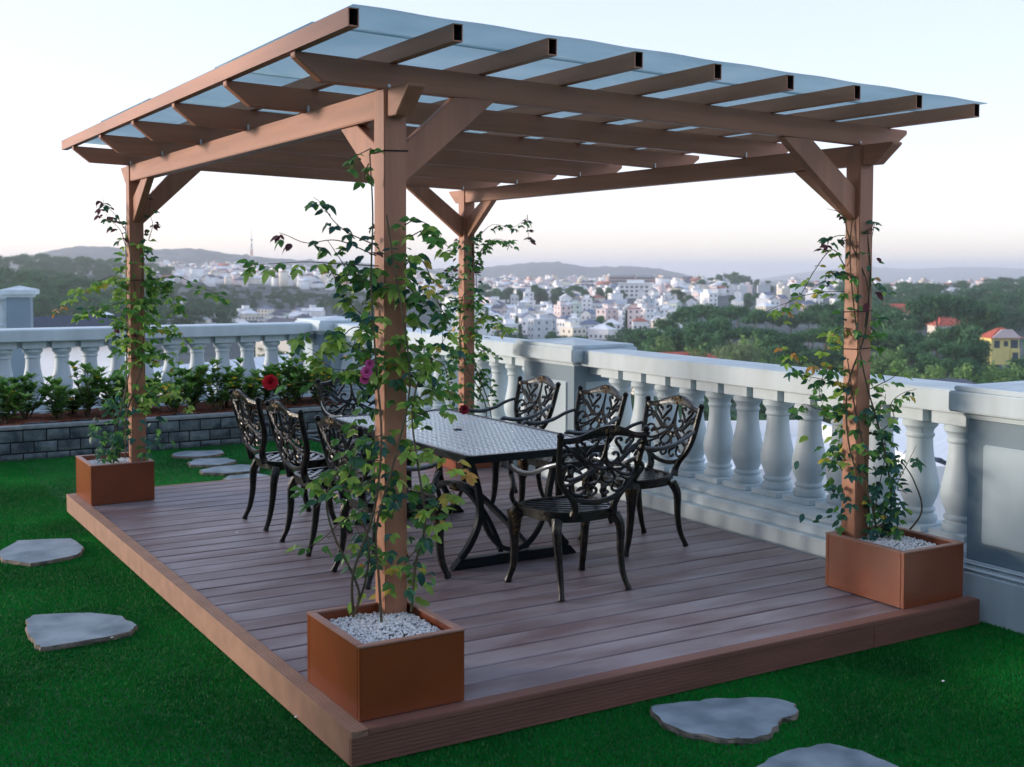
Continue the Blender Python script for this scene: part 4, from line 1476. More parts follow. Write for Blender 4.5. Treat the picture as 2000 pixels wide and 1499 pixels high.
climbing_rose('climbing rose on the right post beside the balustrade', 1, 0, 6.48, [
    ([(1650, 460), (1632, 462), (1618, 472), (1612, 500)], 1.3, REDD),
    ([(1650, 430), (1640, 415), (1615, 408)], .7, {'mid': 1, 'red': 1}),
    ([(1700, 450), (1708, 435), (1702, 470)], 1.2, REDD),
    ([(1650, 520), (1625, 488), (1590, 530), (1560, 580), (1520, 598), (1490, 612)], .7, LIGHT),
    ([(1650, 540), (1630, 530), (1612, 545), (1620, 560)], 1.6, GREEN),
    ([(1650, 570), (1600, 572), (1540, 590), (1520, 640)], .7, LIGHT),
    ([(1645, 640), (1625, 650), (1612, 680), (1600, 710)], 1.6, YEL),
    ([(1645, 720), (1600, 715), (1560, 695), (1520, 680)], 1.2, {'mid': 3, 'light': 2, 'orange': .5}),
    ([(1645, 750), (1600, 740), (1560, 730), (1530, 700)], 1.5, GREEN),
    ([(1645, 790), (1600, 800), (1570, 790), (1545, 820)], 1.5, GREEN),
    ([(1645, 760), (1620, 720), (1600, 760), (1610, 800)], 1.8, {'mid': 3, 'dark': 2}),
    ([(1700, 540), (1710, 560), (1735, 580)], 1.1, GREEN),
    ([(1700, 640), (1715, 660), (1712, 700)], 1.6, {'mid': 3, 'light': 1}),
    ([(1700, 760), (1740, 740), (1765, 720)], 1.0, LIGHT),
    ([(1710, 850), (1745, 820), (1740, 790), (1760, 770), (1790, 760)], 1.1, GREEN),
    ([(1700, 820), (1725, 790), (1730, 770)], 1.5, {'mid': 3, 'orange': .7}),
    ([(1720, 1055), (1735, 980), (1760, 930), (1790, 870)], .9, DARK),
    ([(1700, 1045), (1715, 960), (1730, 880), (1720, 830)], 2.0, DARK),
    ([(1735, 1050), (1750, 980), (1740, 920), (1770, 880)], 1.6, DARK),
    ([(1700, 1040), (1740, 1010), (1760, 980)], 1.8, GREEN),
    ([(1690, 980), (1720, 1000), (1750, 1020), (1750, 1050)], 1.8, {'mid': 2, 'dark': 2, 'yellow': .6}),
    ([(1645, 920), (1632, 890), (1640, 860)], 1.0, DARK)],
    [[(1715, 1058, 0), (1700, 980, -.1), (1660, 880, -.1), (1655, 760, -.1), (1690, 650, -.1), (1695, 560, -.1), (1660, 470, -.1), (1648, 420, -.08)], [(1735, 1056, 0), (1740, 960, -.05), (1720, 850, -.07), (1690, 740, -.1), (1670, 620, -.1), (1660, 500, -.1), (1665, 420, -.1)],
     [(1700, 1050, .0), (1690, 900, -.1), (1670, 800, -.1), (1655, 700, -.1)], [(1760, 1054, .05), (1800, 1000, .05), (1785, 940, .05), (1760, 900, .03)], [(1690, 640, -.1), (1700, 540, -.08), (1695, 460, -.09)]],
    [(1.5, 1.95, 26, .03, {'mid': 2, 'red': 1, 'dark': 1}), (1.0, 1.6, 54, .03, GREEN), (.75, 1.15, 80, .07, GREEN), (.45, .85, 70, .09, DARK)], GREEN, .047, 240, seed=13)

climbing_rose('climbing rose on the far right post behind the table', 1, 1, 10.25, [
    ([(925, 475), (960, 440), (1000, 445), (1030, 425)], .9, {'mid': 3, 'dark': 1}),
    ([(1030, 420), (1030, 440), (1032, 465), (1028, 470)], .8, REDD),
    ([(930, 500), (960, 470), (985, 470), (1005, 480)], 1.4, {'mid': 3, 'light': 1}),
    ([(930, 520), (950, 480), (960, 470)], 1.4, {'mid': 3}),
    ([(930, 610), (965, 620), (985, 640), (1005, 640)], 1.7, LIGHT),
    ([(930, 630), (950, 620), (980, 660)], 1.4, LIGHT),
    ([(900, 560), (885, 540), (880, 520)], 1.6, {'dark': 3, 'red': 1}),
    ([(900, 600), (885, 600), (878, 580)], 1.6, DARK),
    ([(900, 680), (880, 700), (870, 740)], 1.6, DARK),
    ([(935, 720), (955, 740), (960, 790)], 1.8, {'mid': 2, 'dark': 2}),
    ([(935, 690), (955, 680), (965, 700)], 1.4, GREEN)],
    [[(925, 905, 0), (950, 800, -.1), (905, 700, -.1), (900, 600, -.1), (925, 500, -.1), (900, 420, -.1)], [(935, 905, 0), (960, 820, 0), (930, 720, -.1), (900, 640, -.1), (930, 560, -.1), (915, 450, -.1)]],
    [(1.5, 2.1, 110, .035, {'mid': 3, 'dark': 2, 'red': .3}), (1.1, 1.6, 110, .035, {'mid': 3, 'light': 1, 'yellow': .4}), (.6, 1.1, 100, .09, {'dark': 3, 'mid': 2})], GREEN, .052, 220, seed=14)
RNG = random.Random(99)

# ------------------------------------------------------------------ trees
def crown_arrays(seed, h, w_, shape, nclump, leaf, per=9):
    """foliage as many small tilted leaf clumps gathered in boughs; unit is metres, base at z=0 = crown bottom"""
    g = np.random.default_rng(seed)
    cs = []
    if shape == 'round':
        nb = 16
        a = g.uniform(0, 6.28, nb); zz_ = g.uniform(.15, .95, nb)
        rr = np.sqrt(np.clip(1 - (2 * zz_ - .9) ** 2, .1, 1)) * g.uniform(.25, .75, nb)
        B = np.stack([np.cos(a) * rr * w_ / 2, np.sin(a) * rr * w_ / 2, zz_ * h], -1)
        br = g.uniform(.16, .28, nb) * w_
    elif shape == 'umbrella':
        nb = 18
        a = g.uniform(0, 6.28, nb); rr = np.sqrt(g.uniform(0, 1, nb)) * .85
        zz_ = .75 - .35 * rr ** 2 + g.uniform(-.25, .15, nb)
        B = np.stack([np.cos(a) * rr * w_ / 2, np.sin(a) * rr * w_ / 2, zz_ * h], -1)
        br = g.uniform(.14, .22, nb) * w_
    elif shape == 'cone':
        nb = 18
        zz_ = np.linspace(.05, .97, nb); a = np.arange(nb) * 2.4
        rr = (1 - zz_) * g.uniform(.5, .9, nb)
        B = np.stack([np.cos(a) * rr * w_ / 2, np.sin(a) * rr * w_ / 2, zz_ * h], -1)
        br = (.10 + .22 * (1 - zz_)) * w_
    else:                                  # weeping
        nb = 14
        a = g.uniform(0, 6.28, nb); rr = g.uniform(.3, 1, nb)
        B = np.stack([np.cos(a) * rr * w_ / 2.2, np.sin(a) * rr * w_ / 2.2, (.85 - .5 * rr * g.uniform(.4, 1, nb)) * h], -1)
        br = g.uniform(.14, .24, nb) * w_
    idx = g.integers(0, nb, nclump)
    d = g.normal(size=(nclump, 3)); d /= np.linalg.norm(d, axis=1, keepdims=True)
    rad = br[idx] * g.uniform(.45, 1.0, nclump) ** .5
    fl = np.array([1, 1, .55 if shape in ('umbrella', 'round') else (1.3 if shape == 'weeping' else .6)])
    C = B[idx] + d * rad[:, None] * fl
    n = nclump
    V = C[:, None] + g.normal(size=(n, per, 3)) * leaf * .55
    # per triangles per clump
    base = V
    t1 = g.normal(size=(n, per, 3)) * leaf * .55
    t2 = g.normal(size=(n, per, 3)) * leaf * .55
    T = np.stack([base, base + t1, base + t2], 2).reshape(-1, 3)
    F = np.arange(len(T)).reshape(-1, 3)
    return T, F


def trunk_mb(h, r_, lean=.0, limbs=5, w_=6, seed=0, crown0=None):
    g = random.Random(seed)
    mb = MB()
    pts = [(0, 0, -1.0), (lean * .3, 0, h * .35), (lean * .6, lean * .3, h * .7), (lean, lean * .3, h)]
    mb.tube(sm(pts, 3), np.linspace(r_ * 1.25, r_ * .45, 10), n=6)
    for k in range(limbs):
        z = h * g.uniform(.5, .95)
        a = g.uniform(0, 6.28)
        L_ = w_ * g.uniform(.25, .42)
        p = Vector((lean * z / h, 0, z))
        mb.tube([p, p + Vector((math.cos(a) * L_ * .5, math.sin(a) * L_ * .5, L_ * .35)), p + Vector((math.cos(a) * L_, math.sin(a) * L_, L_ * .6))], [r_ * .4, r_ * .28, r_ * .1], n=4)
    return mb


def tree_kind(name, shape, h, cw, ch, cz, tr, mats, ncl, leaf, seed, limbs=5):
    T, F = crown_arrays(seed, ch, cw, shape, ncl, leaf)
    return {'name': name, 'crown': np_mesh('crown', T + np.array([0, 0, cz]), F, M[mats]), 'arr': (T + np.array([0, 0, cz]), F),
            'trunk': trunk_mb(cz + ch * .55, tr, lean=.4, limbs=limbs, w_=cw, seed=seed).mesh('trunk', M['wood'], smooth=True), 'h': cz + ch, 'mat': mats}


KINDS = {
    'pine': [tree_kind('pine_tree', 'umbrella', 19, 11, 6.5, 12, .28, 'fol_mid', 420, .75, s) for s in (1, 2, 3)],
    'umbrella': [tree_kind('pine_tree', 'umbrella', 20, 17, 5.5, 13, .32, 'fol_dark', 620, .75, 4)],
    'round': [tree_kind('broadleaf_tree', 'round', 13, 10, 10, 2.5, .3, m, 520, .75, s) for s, m in ((5, 'fol_mid'), (6, 'fol_dark'), (7, 'fol_mid'))],
    'light': [tree_kind('broadleaf_tree', 'round', 9, 7, 7, 1.5, .2, 'fol_light', 320, .6, 8)],
    'willow': [tree_kind('willow_tree', 'weeping', 13, 11, 11.5, 1.0, .3, 'fol_willow', 520, .6, 9)],
    'cone': [tree_kind('conifer_tree', 'cone', 14, 5, 13, 1.2, .2, 'fol_dark', 300, .6, 10)]}
NT = [0]


def place_tree(kind, u, d, label, group, s=1.0, top_v=None):
    K = RNG.choice(KINDS[kind])
    x, y = far_xy(u, d)
    z = float(land_z(np.array(float(u)), np.array(float(d)))) - .3
    if top_v is not None:
        want = 1.85 - (top_v - HOR) * d / FPX - z
        s = max(.35, min(2.2, want / K['h']))
    t = tag(empty(K['name'], (x, y, z), RNG.uniform(0, 6.28)), label, 'tree', group)
    t.scale = (s * RNG.uniform(.9, 1.1), s * RNG.uniform(.9, 1.1), s)
    link('trunk', K['trunk'], t)
    link('crown', K['crown'], t)
    return t


# wood right of the town (nearer ones lower in the picture)
for u, d, tv, kd in ((1262, 405, 640, 'round'), (1300, 430, 622, 'pine'), (1335, 440, 600, 'pine'), (1372, 460, 592, 'pine'), (1410, 455, 600, 'pine'), (1440, 470, 594, 'pine'), (1475, 450, 604, 'pine'),
                     (1510, 460, 608, 'pine'), (1545, 450, 612, 'pine'), (1580, 445, 606, 'pine'), (1612, 460, 590, 'pine'), (1640, 430, 600, 'round'), (1668, 440, 596, 'pine'), (1280, 380, 648, 'round'),
                     (1320, 372, 642, 'round'), (1362, 370, 628, 'round'), (1400, 385, 622, 'round'), (1450, 380, 636, 'pine'), (1500, 372, 640, 'pine'), (1540, 370, 650, 'pine'), (1590, 365, 640, 'pine'), (1625, 360, 636, 'pine'), (1388, 350, 652, 'round'), (1460, 345, 668, 'round'), (1300, 350, 660, 'light')):
    place_tree(kd, u, d, {'pine': 'tall green pine in the wood right of the white town', 'round': 'rounded green tree in the wood right of the white town', 'light': 'pale green low tree at the near edge of the wood'}[kd], 'trees of the wood below the town', top_v=tv)
for q in range(34):
    place_tree(RNG.choice(('round', 'round', 'light')), 1245 + q * 13 + RNG.uniform(-8, 8), RNG.uniform(325, 425), 'low leafy tree filling the foot of the wood', 'undergrowth trees of the wood', top_v=RNG.uniform(645, 690))
for q in range(26):
    place_tree('round', 1690 + q * 13 + RNG.uniform(-8, 8), RNG.uniform(600, 690), 'dark leafy tree behind the cream house', 'trees behind the cream house', top_v=RNG.uniform(604, 622))
place_tree('willow', 1436, 318, 'grey green weeping tree before the wood', None, top_v=664)
place_tree('light', 1345, 300, 'pale green bush-like tree in front of the red roof', None, top_v=682)
# slope on the right
for u, d, tv, kd in ((1722, 430, 602, 'round'), (1745, 420, 612, 'round'), (1775, 415, 622, 'pine'), (1800, 440, 604, 'pine'), (1915, 470, 596, 'round'), (1938, 450, 600, 'round'), (1890, 455, 590, 'pine'), (1835, 380, 640, 'pine'), (1870, 372, 634, 'round'), (1900, 365, 642, 'round'), (1790, 372, 648, 'round'),
                     (1755, 360, 650, 'round'), (1725, 355, 645, 'pine'), (1825, 335, 662, 'pine'), (1865, 330, 668, 'pine'), (1900, 335, 672, 'round'), (1945, 345, 710, 'round'), (1990, 335, 700, 'round'), (2050, 340, 630, 'round'), (1780, 320, 676, 'pine'), (1735, 310, 682, 'light'), (1760, 300, 704, 'light'),
                     (1815, 300, 696, 'round'), (1850, 295, 700, 'pine'), (1890, 300, 704, 'round'), (1930, 300, 712, 'light'), (1975, 300, 714, 'round'), (1830, 275, 716, 'light'), (1880, 272, 712, 'light'), (1940, 270, 716, 'light'), (1990, 275, 712, 'light'), (1790, 285, 720, 'light'), (1700, 320, 690, 'light'), (1600, 330, 684, 'round'), (1650, 325, 690, 'light'), (1560, 330, 690, 'light'), (1520, 320, 700, 'light'), (1480, 305, 704, 'light'), (1585, 300, 712, 'light'), (1640, 290, 716, 'light'), (1690, 285, 722, 'light')):
    place_tree(kd, u, d, {'pine': 'green pine on the slope below the yellow house', 'round': 'dark rounded tree on the slope around the yellow house', 'light': 'pale green low tree just beyond the balustrade rail'}[kd], 'trees on the slope to the right', top_v=tv)
place_tree('umbrella', 1832, 420, 'broad flat-topped pine in front of the cream house with a red roof', None, top_v=580)
place_tree('umbrella', 1870, 440, 'second flat-topped pine right of the broad one', None, top_v=584)
# trees inside the town
for q in range(34):
    u, d = RNG.uniform(860, 1640), RNG.uniform(860, 1250)
    place_tree(RNG.choice(('round', 'pine', 'round')), u, d, 'green tree among the white houses of the town', 'trees among the houses', s=RNG.uniform(.6, 1.0))
for q in range(26):
    u, d = RNG.uniform(870, 1230), RNG.uniform(960, 1060)
    place_tree('round', u, d, 'green tree in the long belt across the town', 'trees in the belt across the town', s=RNG.uniform(.8, 1.2))
for q in range(14):
    u, d = RNG.uniform(900, 1330), RNG.uniform(500, 800)
    place_tree(RNG.choice(('round', 'cone', 'light')), u, d, 'small garden tree between the nearer houses', 'garden trees between the houses', s=RNG.uniform(.5, .8))
for u, tv in ((1350, 545), (1368, 540), (1388, 541), (1405, 536), (1420, 534), (1435, 533), (1448, 536), (1460, 538), (1478, 545), (1500, 547), (1525, 549), (1372, 546), (1430, 540), (1550, 551)):
    place_tree(RNG.choice(('pine', 'round')), u, RNG.uniform(1480, 1600), 'hazy tall tree on the knoll at the skyline', 'trees on the skyline knoll', top_v=tv)
for u, tv in ((1762, 558), (1778, 559), (1880, 556), (1812, 560), (1935, 563), (1960, 562), (1990, 560)):
    place_tree('pine', u, RNG.uniform(1350, 1450), 'hazy tall tree above the far right houses', 'trees above the far right houses', top_v=tv)


def forest(name, label, spots, kinds):
    Vs, Fs, n0 = [], [], 0
    for (u, d, s) in spots:
        K = RNG.choice(KINDS[RNG.choice(kinds)])
        T, F = K['arr']
        keep = RNG.randrange(3)
        T = T.reshape(-1, 3, 3)[keep::3].reshape(-1, 3)
        x, y = far_xy(u, d)
        z = float(land_z(np.array(float(u)), np.array(float(d))))
        a = RNG.uniform(0, 6.28)
        c, sn = math.cos(a), math.sin(a)
        Q = np.stack([T[:, 0] * c - T[:, 1] * sn, T[:, 0] * sn + T[:, 1] * c, T[:, 2]], -1) * s * np.array([1.15, 1.15, 1])
        Vs.append(Q + np.array([x, y, z - 2 * s]))
        Fs.append(np.arange(len(T)).reshape(-1, 3) + n0)
        n0 += len(T)
    o = link(name, np_mesh(name, np.concatenate(Vs), np.concatenate(Fs), M['fol_dark']))
    tag(o, label, 'forest', kind='stuff')


sp = []
for q in range(260):
    u = RNG.uniform(-260, 300)
    sp.append((u, RNG.uniform(480, 980 if u < 180 else 700), RNG.uniform(.8, 1.15)))
for q in range(150):
    sp.append((RNG.uniform(-260, 330), RNG.uniform(1150, 1400), RNG.uniform(.9, 1.4)))
forest('forest', 'dark wooded hill behind the left balustrade', sp, ('pine', 'round'))
sp = []
for q in range(240):
    sp.append((RNG.uniform(280, 860), RNG.uniform(800, 1100), RNG.uniform(.45, .65)))
for q in range(60):
    sp.append((RNG.uniform(280, 450), RNG.uniform(560, 720), RNG.uniform(.7, 1.0)))
forest('forest', 'hazy wooded valley between the left houses', sp, ('pine', 'round'))
sp = []
for q in range(260):
    sp.append((RNG.uniform(1640, 2150), RNG.uniform(520, 1250), RNG.uniform(.8, 1.2)))
for q in range(50):
    sp.append((RNG.uniform(1920, 2150), RNG.uniform(1200, 1500), RNG.uniform(1.0, 1.4)))
forest('forest', 'hazy wood stretching behind the yellow house', sp, ('pine', 'round'))

sp = []
for q in range(330):
    u = RNG.uniform(500, 2500)
    sp.append((u, RNG.uniform(130, 300) if u < 1250 else RNG.uniform(120, 260), RNG.uniform(.5, .75)))
for q in range(120):
    sp.append((RNG.uniform(500, 1250), RNG.uniform(300, 500), RNG.uniform(.5, .7)))
forest('forest', 'treetops in the valley just below the terrace, seen between balusters', sp, ('round', 'pine', 'round'))

# ------------------------------------------------------------------ houses of the town
def house_parts(kind, w_, dp, h):
    """returns dict of MBs for walls, roof and a list of window boxes (x0,x1,z0,z1,face)"""
    wl, rf = MB(), MB()
    wl.box(-w_ / 2, w_ / 2, -dp / 2, dp / 2, -4, h)
    e = .35
    if kind == 'gable':
        rh = w_ * .32
        wl.add([(-w_ / 2, -dp / 2, h), (w_ / 2, -dp / 2, h), (0, -dp / 2, h + rh), (-w_ / 2, dp / 2, h), (w_ / 2, dp / 2, h), (0, dp / 2, h + rh)], [(0, 1, 2), (3, 5, 4)])
        for s in (-1, 1):
            a, b = s * (w_ / 2 + e), h - .32 * 2 * e * .5
            rf.add([(a, -dp / 2 - e, b), (0, -dp / 2 - e, h + rh + .05), (0, dp / 2 + e, h + rh + .05), (a, dp / 2 + e, b), (a, -dp / 2 - e, b + .25), (0, -dp / 2 - e, h + rh + .3), (0, dp / 2 + e, h + rh + .3), (a, dp / 2 + e, b + .25)],
                   [(0, 1, 2, 3), (4, 5, 6, 7), (0, 1, 5, 4), (2, 3, 7, 6), (0, 3, 7, 4)])
    elif kind == 'hip':
        rh = min(w_, dp) * .3
        k = max(w_, dp) / 2 - min(w_, dp) / 2
        r_ = [(-w_ / 2 - e, -dp / 2 - e), (w_ / 2 + e, -dp / 2 - e), (w_ / 2 + e, dp / 2 + e), (-w_ / 2 - e, dp / 2 + e)]
        top = [(-k, 0), (k, 0)] if w_ >= dp else [(0, -k), (0, k)]
        vs = [(x, y, h + .02) for x, y in r_] + [(x, y, h + rh) for x, y in top]
        fs = [(0, 1, 5, 4), (2, 3, 4, 5), (1, 2, 5), (3, 0, 4), (0, 3, 2, 1)] if w_ >= dp else [(0, 1, 4), (1, 2, 5, 4), (2, 3, 5), (3, 0, 4, 5), (0, 3, 2, 1)]
        rf.add(vs, fs)
    else:                                  # flat tube house with parapet and stair head
        for b in ((-w_ / 2 - .15, w_ / 2 + .15, -dp / 2 - .15, dp / 2 + .15, h + .01, h + .35),):
            rf.box(*b)
        wl.box(-w_ * .28, w_ * .22, -dp * .1, dp * .35, h + .36, h + 2.6)
        rf.box(-w_ * .28 - .3, w_ * .22 + .3, -dp * .1 - .3, dp * .35 + .3, h + 2.61, h + 2.8)
    win = []
    nf = max(1, int(h / 3.2))
    nw = max(2, int(w_ / 2.6))
    for f in range(nf):
        for k in range(nw):
            x = -w_ / 2 + w_ * (k + .5) / nw
            win.append((x - .55, x + .55, f * h / nf + 1.0, f * h / nf + 2.4))
    return wl, rf, win


HK = []
for i, (kd, w_, dp, h) in enumerate((('gable', 8, 11, 6.2), ('gable', 7, 9, 8.6), ('hip', 10, 10, 6.6), ('hip', 12, 9, 5.4), ('flat', 6, 12, 10.5), ('flat', 7.5, 12, 13.5), ('gable', 9, 12, 9.5), ('flat', 9, 11, 7.5), ('hip', 8, 8, 9.6))):
    wl, rf, win = house_parts(kd, w_, dp, h)
    wm = wl.mesh('wall', WALLS[0][1])
    rm = rf.mesh('roof', ROOFS[0][1])
    wmeshes, rmeshes = [], []
    for nm, m in WALLS:
        q = wm.copy(); q.materials[0] = m; wmeshes.append(q)
    for nm, m in ROOFS:
        q = rm.copy(); q.materials[0] = m; rmeshes.append(q)
    wins = MB().box(-.55, .55, -.06, .02, 0, 1.4).mesh('window', M['pane'])
    HK.append((kd, w_, dp, h, wmeshes, rmeshes, win, wins, wl, rf))
STOREY = {5: 'one-storey', 6: 'two-storey', 7: 'two-storey', 8: 'two-storey', 9: 'three-storey', 10: 'three-storey', 13: 'four-storey'}


def place_house(u, d, where, group, windows, scale=1.0, kinds=None):
    k = RNG.choice(kinds or range(len(HK)))
    kd, w_, dp, h, wms, rms, win, wmesh, _, _ = HK[k]
    wi = RNG.choices(range(5), [6, 2, 1, .6, 1])[0]
    ri = RNG.choices(range(5), [3, 3, 3, 1.2, 2])[0] if kd != 'flat' else RNG.choices((2, 4, 3), (4, 2, .6))[0]
    x, y = far_xy(u, d)
    z = float(land_z(np.array(float(u)), np.array(float(d))))
    yaw = -_y + RNG.choice((0, 0, .5, -.5, 1.57, .9, -.9)) + RNG.uniform(-.2, .2)
    t = tag(empty('house', (x, y, z), yaw), '%s %s house with %s %s roof %s' % (WALLS[wi][0], STOREY[int(h)], ROOFS[ri][0], {'gable': 'gabled', 'hip': 'hipped', 'flat': 'flat'}[kd], where), 'house', group)
    t.scale = (scale, scale, scale)
    link('wall', wms[wi], t)
    link('roof', rms[ri], t)
    if windows:
        for (x0, x1, z0, z1) in win:
            link('window', wmesh, t, ((x0 + x1) / 2, -dp / 2, z0))
        if windows == 2:
            for z0 in sorted({q[2] for q in win}):
                for sx in (-1, 1):
                    for yy in (-dp * .22, dp * .2):
                        link('window', wmesh, t, (sx * w_ / 2, yy, z0), rot=(0, 0, sx * math.pi / 2))
    return t


rng_keep = RNG
RNG = random.Random(41)
taken = []


def free_spot(u0, u1, d0, d1, gap):
    for _ in range(60):
        u, d = RNG.uniform(u0, u1), RNG.uniform(d0, d1)
        x, y = far_xy(u, d)
        if all((x - a) ** 2 + (y - b) ** 2 > gap * gap for a, b in taken):
            taken.append((x, y))
            return u, d
    taken.append((x, y))
    return u, d


for q in range(96):
    u, d = free_spot(870, 1330, 540, 840, 9.5)
    place_house(u, d, 'near in the valley town', 'nearer houses of the valley town', 2, .86)
for q in range(112):
    u, d = free_spot(840, 1640, 800, 1450, 14)
    place_house(u, d, 'deep in the valley town', 'farther houses of the valley town', d < 1000, .95)
for q in range(40):
    u, d = free_spot(330, 640, 600, 790, 11)
    place_house(u, d, 'in the left hollow', 'houses in the hollow', True, .8, (0, 2, 3, 7))
for q in range(52):
    u, d = free_spot(255, 900, 1300, 1900, 17)
    place_house(u, d, 'on the left hillside', 'houses on the far left hillside', False, 1.2)
# the far strip of the town as one mass
Vs, Fs, Ms, n0 = [], [], [], 0
for q in range(1500):
    if q < 600:
        u, d = RNG.uniform(830, 1420), RNG.uniform(1150, 2400)
    elif q < 800:
        u, d = RNG.uniform(1540, 1990), RNG.uniform(1330, 1700)
    else:
        u, d = RNG.uniform(240, 900), RNG.uniform(1250, 2500)
    kd, w_, dp, h, wms, rms, win, wmesh, wl, rf = HK[RNG.randrange(len(HK))]
    x, y = far_xy(u, d)
    z = float(land_z(np.array(float(u)), np.array(float(d))))
    a = RNG.uniform(0, 6.28); s = RNG.uniform(.8, 1.25)
    for part, mi in ((wl, RNG.choice((0, 0, 0, 1, 2))), (rf, 3 + RNG.choice((0, 1, 2, 2, 3)))):
        V = np.array(part.v) * s
        V = np.stack([V[:, 0] * math.cos(a) - V[:, 1] * math.sin(a) + x, V[:, 0] * math.sin(a) + V[:, 1] * math.cos(a) + y, V[:, 2] + z], -1)
        for f in part.f:
            for k in range(1, len(f) - 1):
                Fs.append((n0 + f[0], n0 + f[k], n0 + f[k + 1])); Ms.append(mi)
        Vs.append(V); n0 += len(V)
me = np_mesh('far_town', np.concatenate(Vs), np.array(Fs), [WALLS[0][1], WALLS[1][1], WALLS[2][1], ROOFS[0][1], ROOFS[1][1], ROOFS[2][1], ROOFS[3][1]], Ms)
tag(link('far_town', me), 'tiny white houses of the farthest town quarters', 'town', kind='stuff')


# single buildings that stand out
def big_house(name, label, u, d, parts, yaw=0.0, z=None, cat='house'):
    x, y = far_xy(u, d)
    if z is None:
        z = float(land_z(np.array(float(u)), np.array(float(d))))
    t = tag(empty(name, (x, y, z), -_y + yaw), label, cat)
    for nm, mb_, m in parts:
        mb_.build(nm, m, t)
    return t


def hip_roof(w_, dp, z, rh, e=.6):
    k = abs(w_ - dp) / 2
    r_ = [(-w_ / 2 - e, -dp / 2 - e), (w_ / 2 + e, -dp / 2 - e), (w_ / 2 + e, dp / 2 + e), (-w_ / 2 - e, dp / 2 + e)]
    top = [(-k, 0), (k, 0)] if w_ >= dp else [(0, -k), (0, k)]
    fs = [(0, 1, 5, 4), (2, 3, 4, 5), (1, 2, 5), (3, 0, 4), (0, 3, 2, 1)] if w_ >= dp else [(0, 1, 4), (1, 2, 5, 4), (2, 3, 5), (3, 0, 4, 5), (0, 3, 2, 1)]
    return MB().add([(x, y, z) for x, y in r_] + [(x, y, z + rh) for x, y in top], fs)


# yellow villa on the right
parts = [('wall', MB().box(-5.2, 4.6, -4, 4, -3, 8.2), M['yellow_wall']), ('side_wing', MB().box(-8.4, -5.21, -3, 3, -3, 7.2), M['yellow_wall'])]
roof = hip_roof(10.2, 8.6, 8.21, 3.4, .8)
parts.append(('roof', roof, M['red_roof']))
parts.append(('gable', MB().add([(-5.4, -5.0, 8.3), (4.9, -5.0, 8.3), (1.6, -5.0, 11.2), (-2.0, -5.0, 11.2), (-5.4, -4.6, 8.3), (4.9, -4.6, 8.3), (1.6, -4.6, 11.2), (-2.0, -4.6, 11.2)], [(0, 1, 2, 3), (4, 7, 6, 5), (0, 4, 5, 1), (3, 2, 6, 7), (1, 5, 6, 2), (0, 3, 7, 4)]), WALLS[2][1]))
parts.append(('porch', MB().box(1.5, 4.6, -4.6, -4.01, -3, 4.6), M['yellow_wall']))
for (x0, x1, z0, z1) in ((-4.2, -2.2, 4.9, 7.4), (-.8, .7, 5.4, 7.2), (1.6, 4.2, 4.8, 7.6), (2.0, 4.0, .2, 3.4), (-7.5, -6.4, 3.6, 6.4)):
    parts.append(('window', MB().box(x0, x1, -4.66 if x0 == 2.0 else (-3.06 if x0 < -6 else -4.06), -3.9 if x0 > -6 else -2.9, z0, z1), M['pane']))
big_house('villa', 'yellow villa with red hipped roof at the right edge', 1955, 405, parts, yaw=.1, z=-29.6)
parts = [('wall', MB().box(-6, 6, -4, 4, -6, 5.5), WALLS[1][1]), ('roof', hip_roof(12, 8, 5.51, 4.2, .7), M['red_roof'])]
for x in (-3.6, -.6, 2.6):
    parts.append(('window', MB().box(x, x + 1.6, -4.06, -3.9, 2.2, 4.4), M['pane']))
big_house('house', 'cream house with steep red roof behind the flat-topped pine', 1848, 500, parts, yaw=.25, z=-27.2)
parts = [('wall', MB().box(-10, 10, -5, 5, -6, 4.0), WALLS[1][1]), ('roof', hip_roof(20, 10, 4.01, 4.0, .8), M['red_roof'])]
big_house('long_house', 'long house with pinkish red roof between the right post and the pine', 1744, 560, parts, yaw=-.15, z=-22.6)
parts = [('wall', MB().box(-13, 13, -4.5, 4.5, -4, 3.0), WALLS[1][1]), ('roof', hip_roof(26, 9, 3.01, 3.4, .8), M['red_roof'])]
big_house('long_house', 'low long house with red roof just above the right rail', 1318, 300, parts, yaw=.35, z=-25.6)
parts = [('wall', MB().box(-9, 9, -4, 4, -4, 3.0), WALLS[4][1]), ('roof', hip_roof(18, 8, 3.01, 2.4, .8), ROOFS[1][1])]
big_house('long_house', 'low building with dark roof peeping over the right rail', 1835, 215, parts, yaw=.1, z=-23.4)
parts = [('wall', MB().box(-10, 10, -5, 5, -4, 5.0), WALLS[1][1]), ('roof', hip_roof(20, 9, 5.01, 5, .8), ROOFS[1][1])]
big_house('house', 'house with dark brown roof and cream gable just over the back rail', 560, 420, parts, yaw=-.5, z=-26)
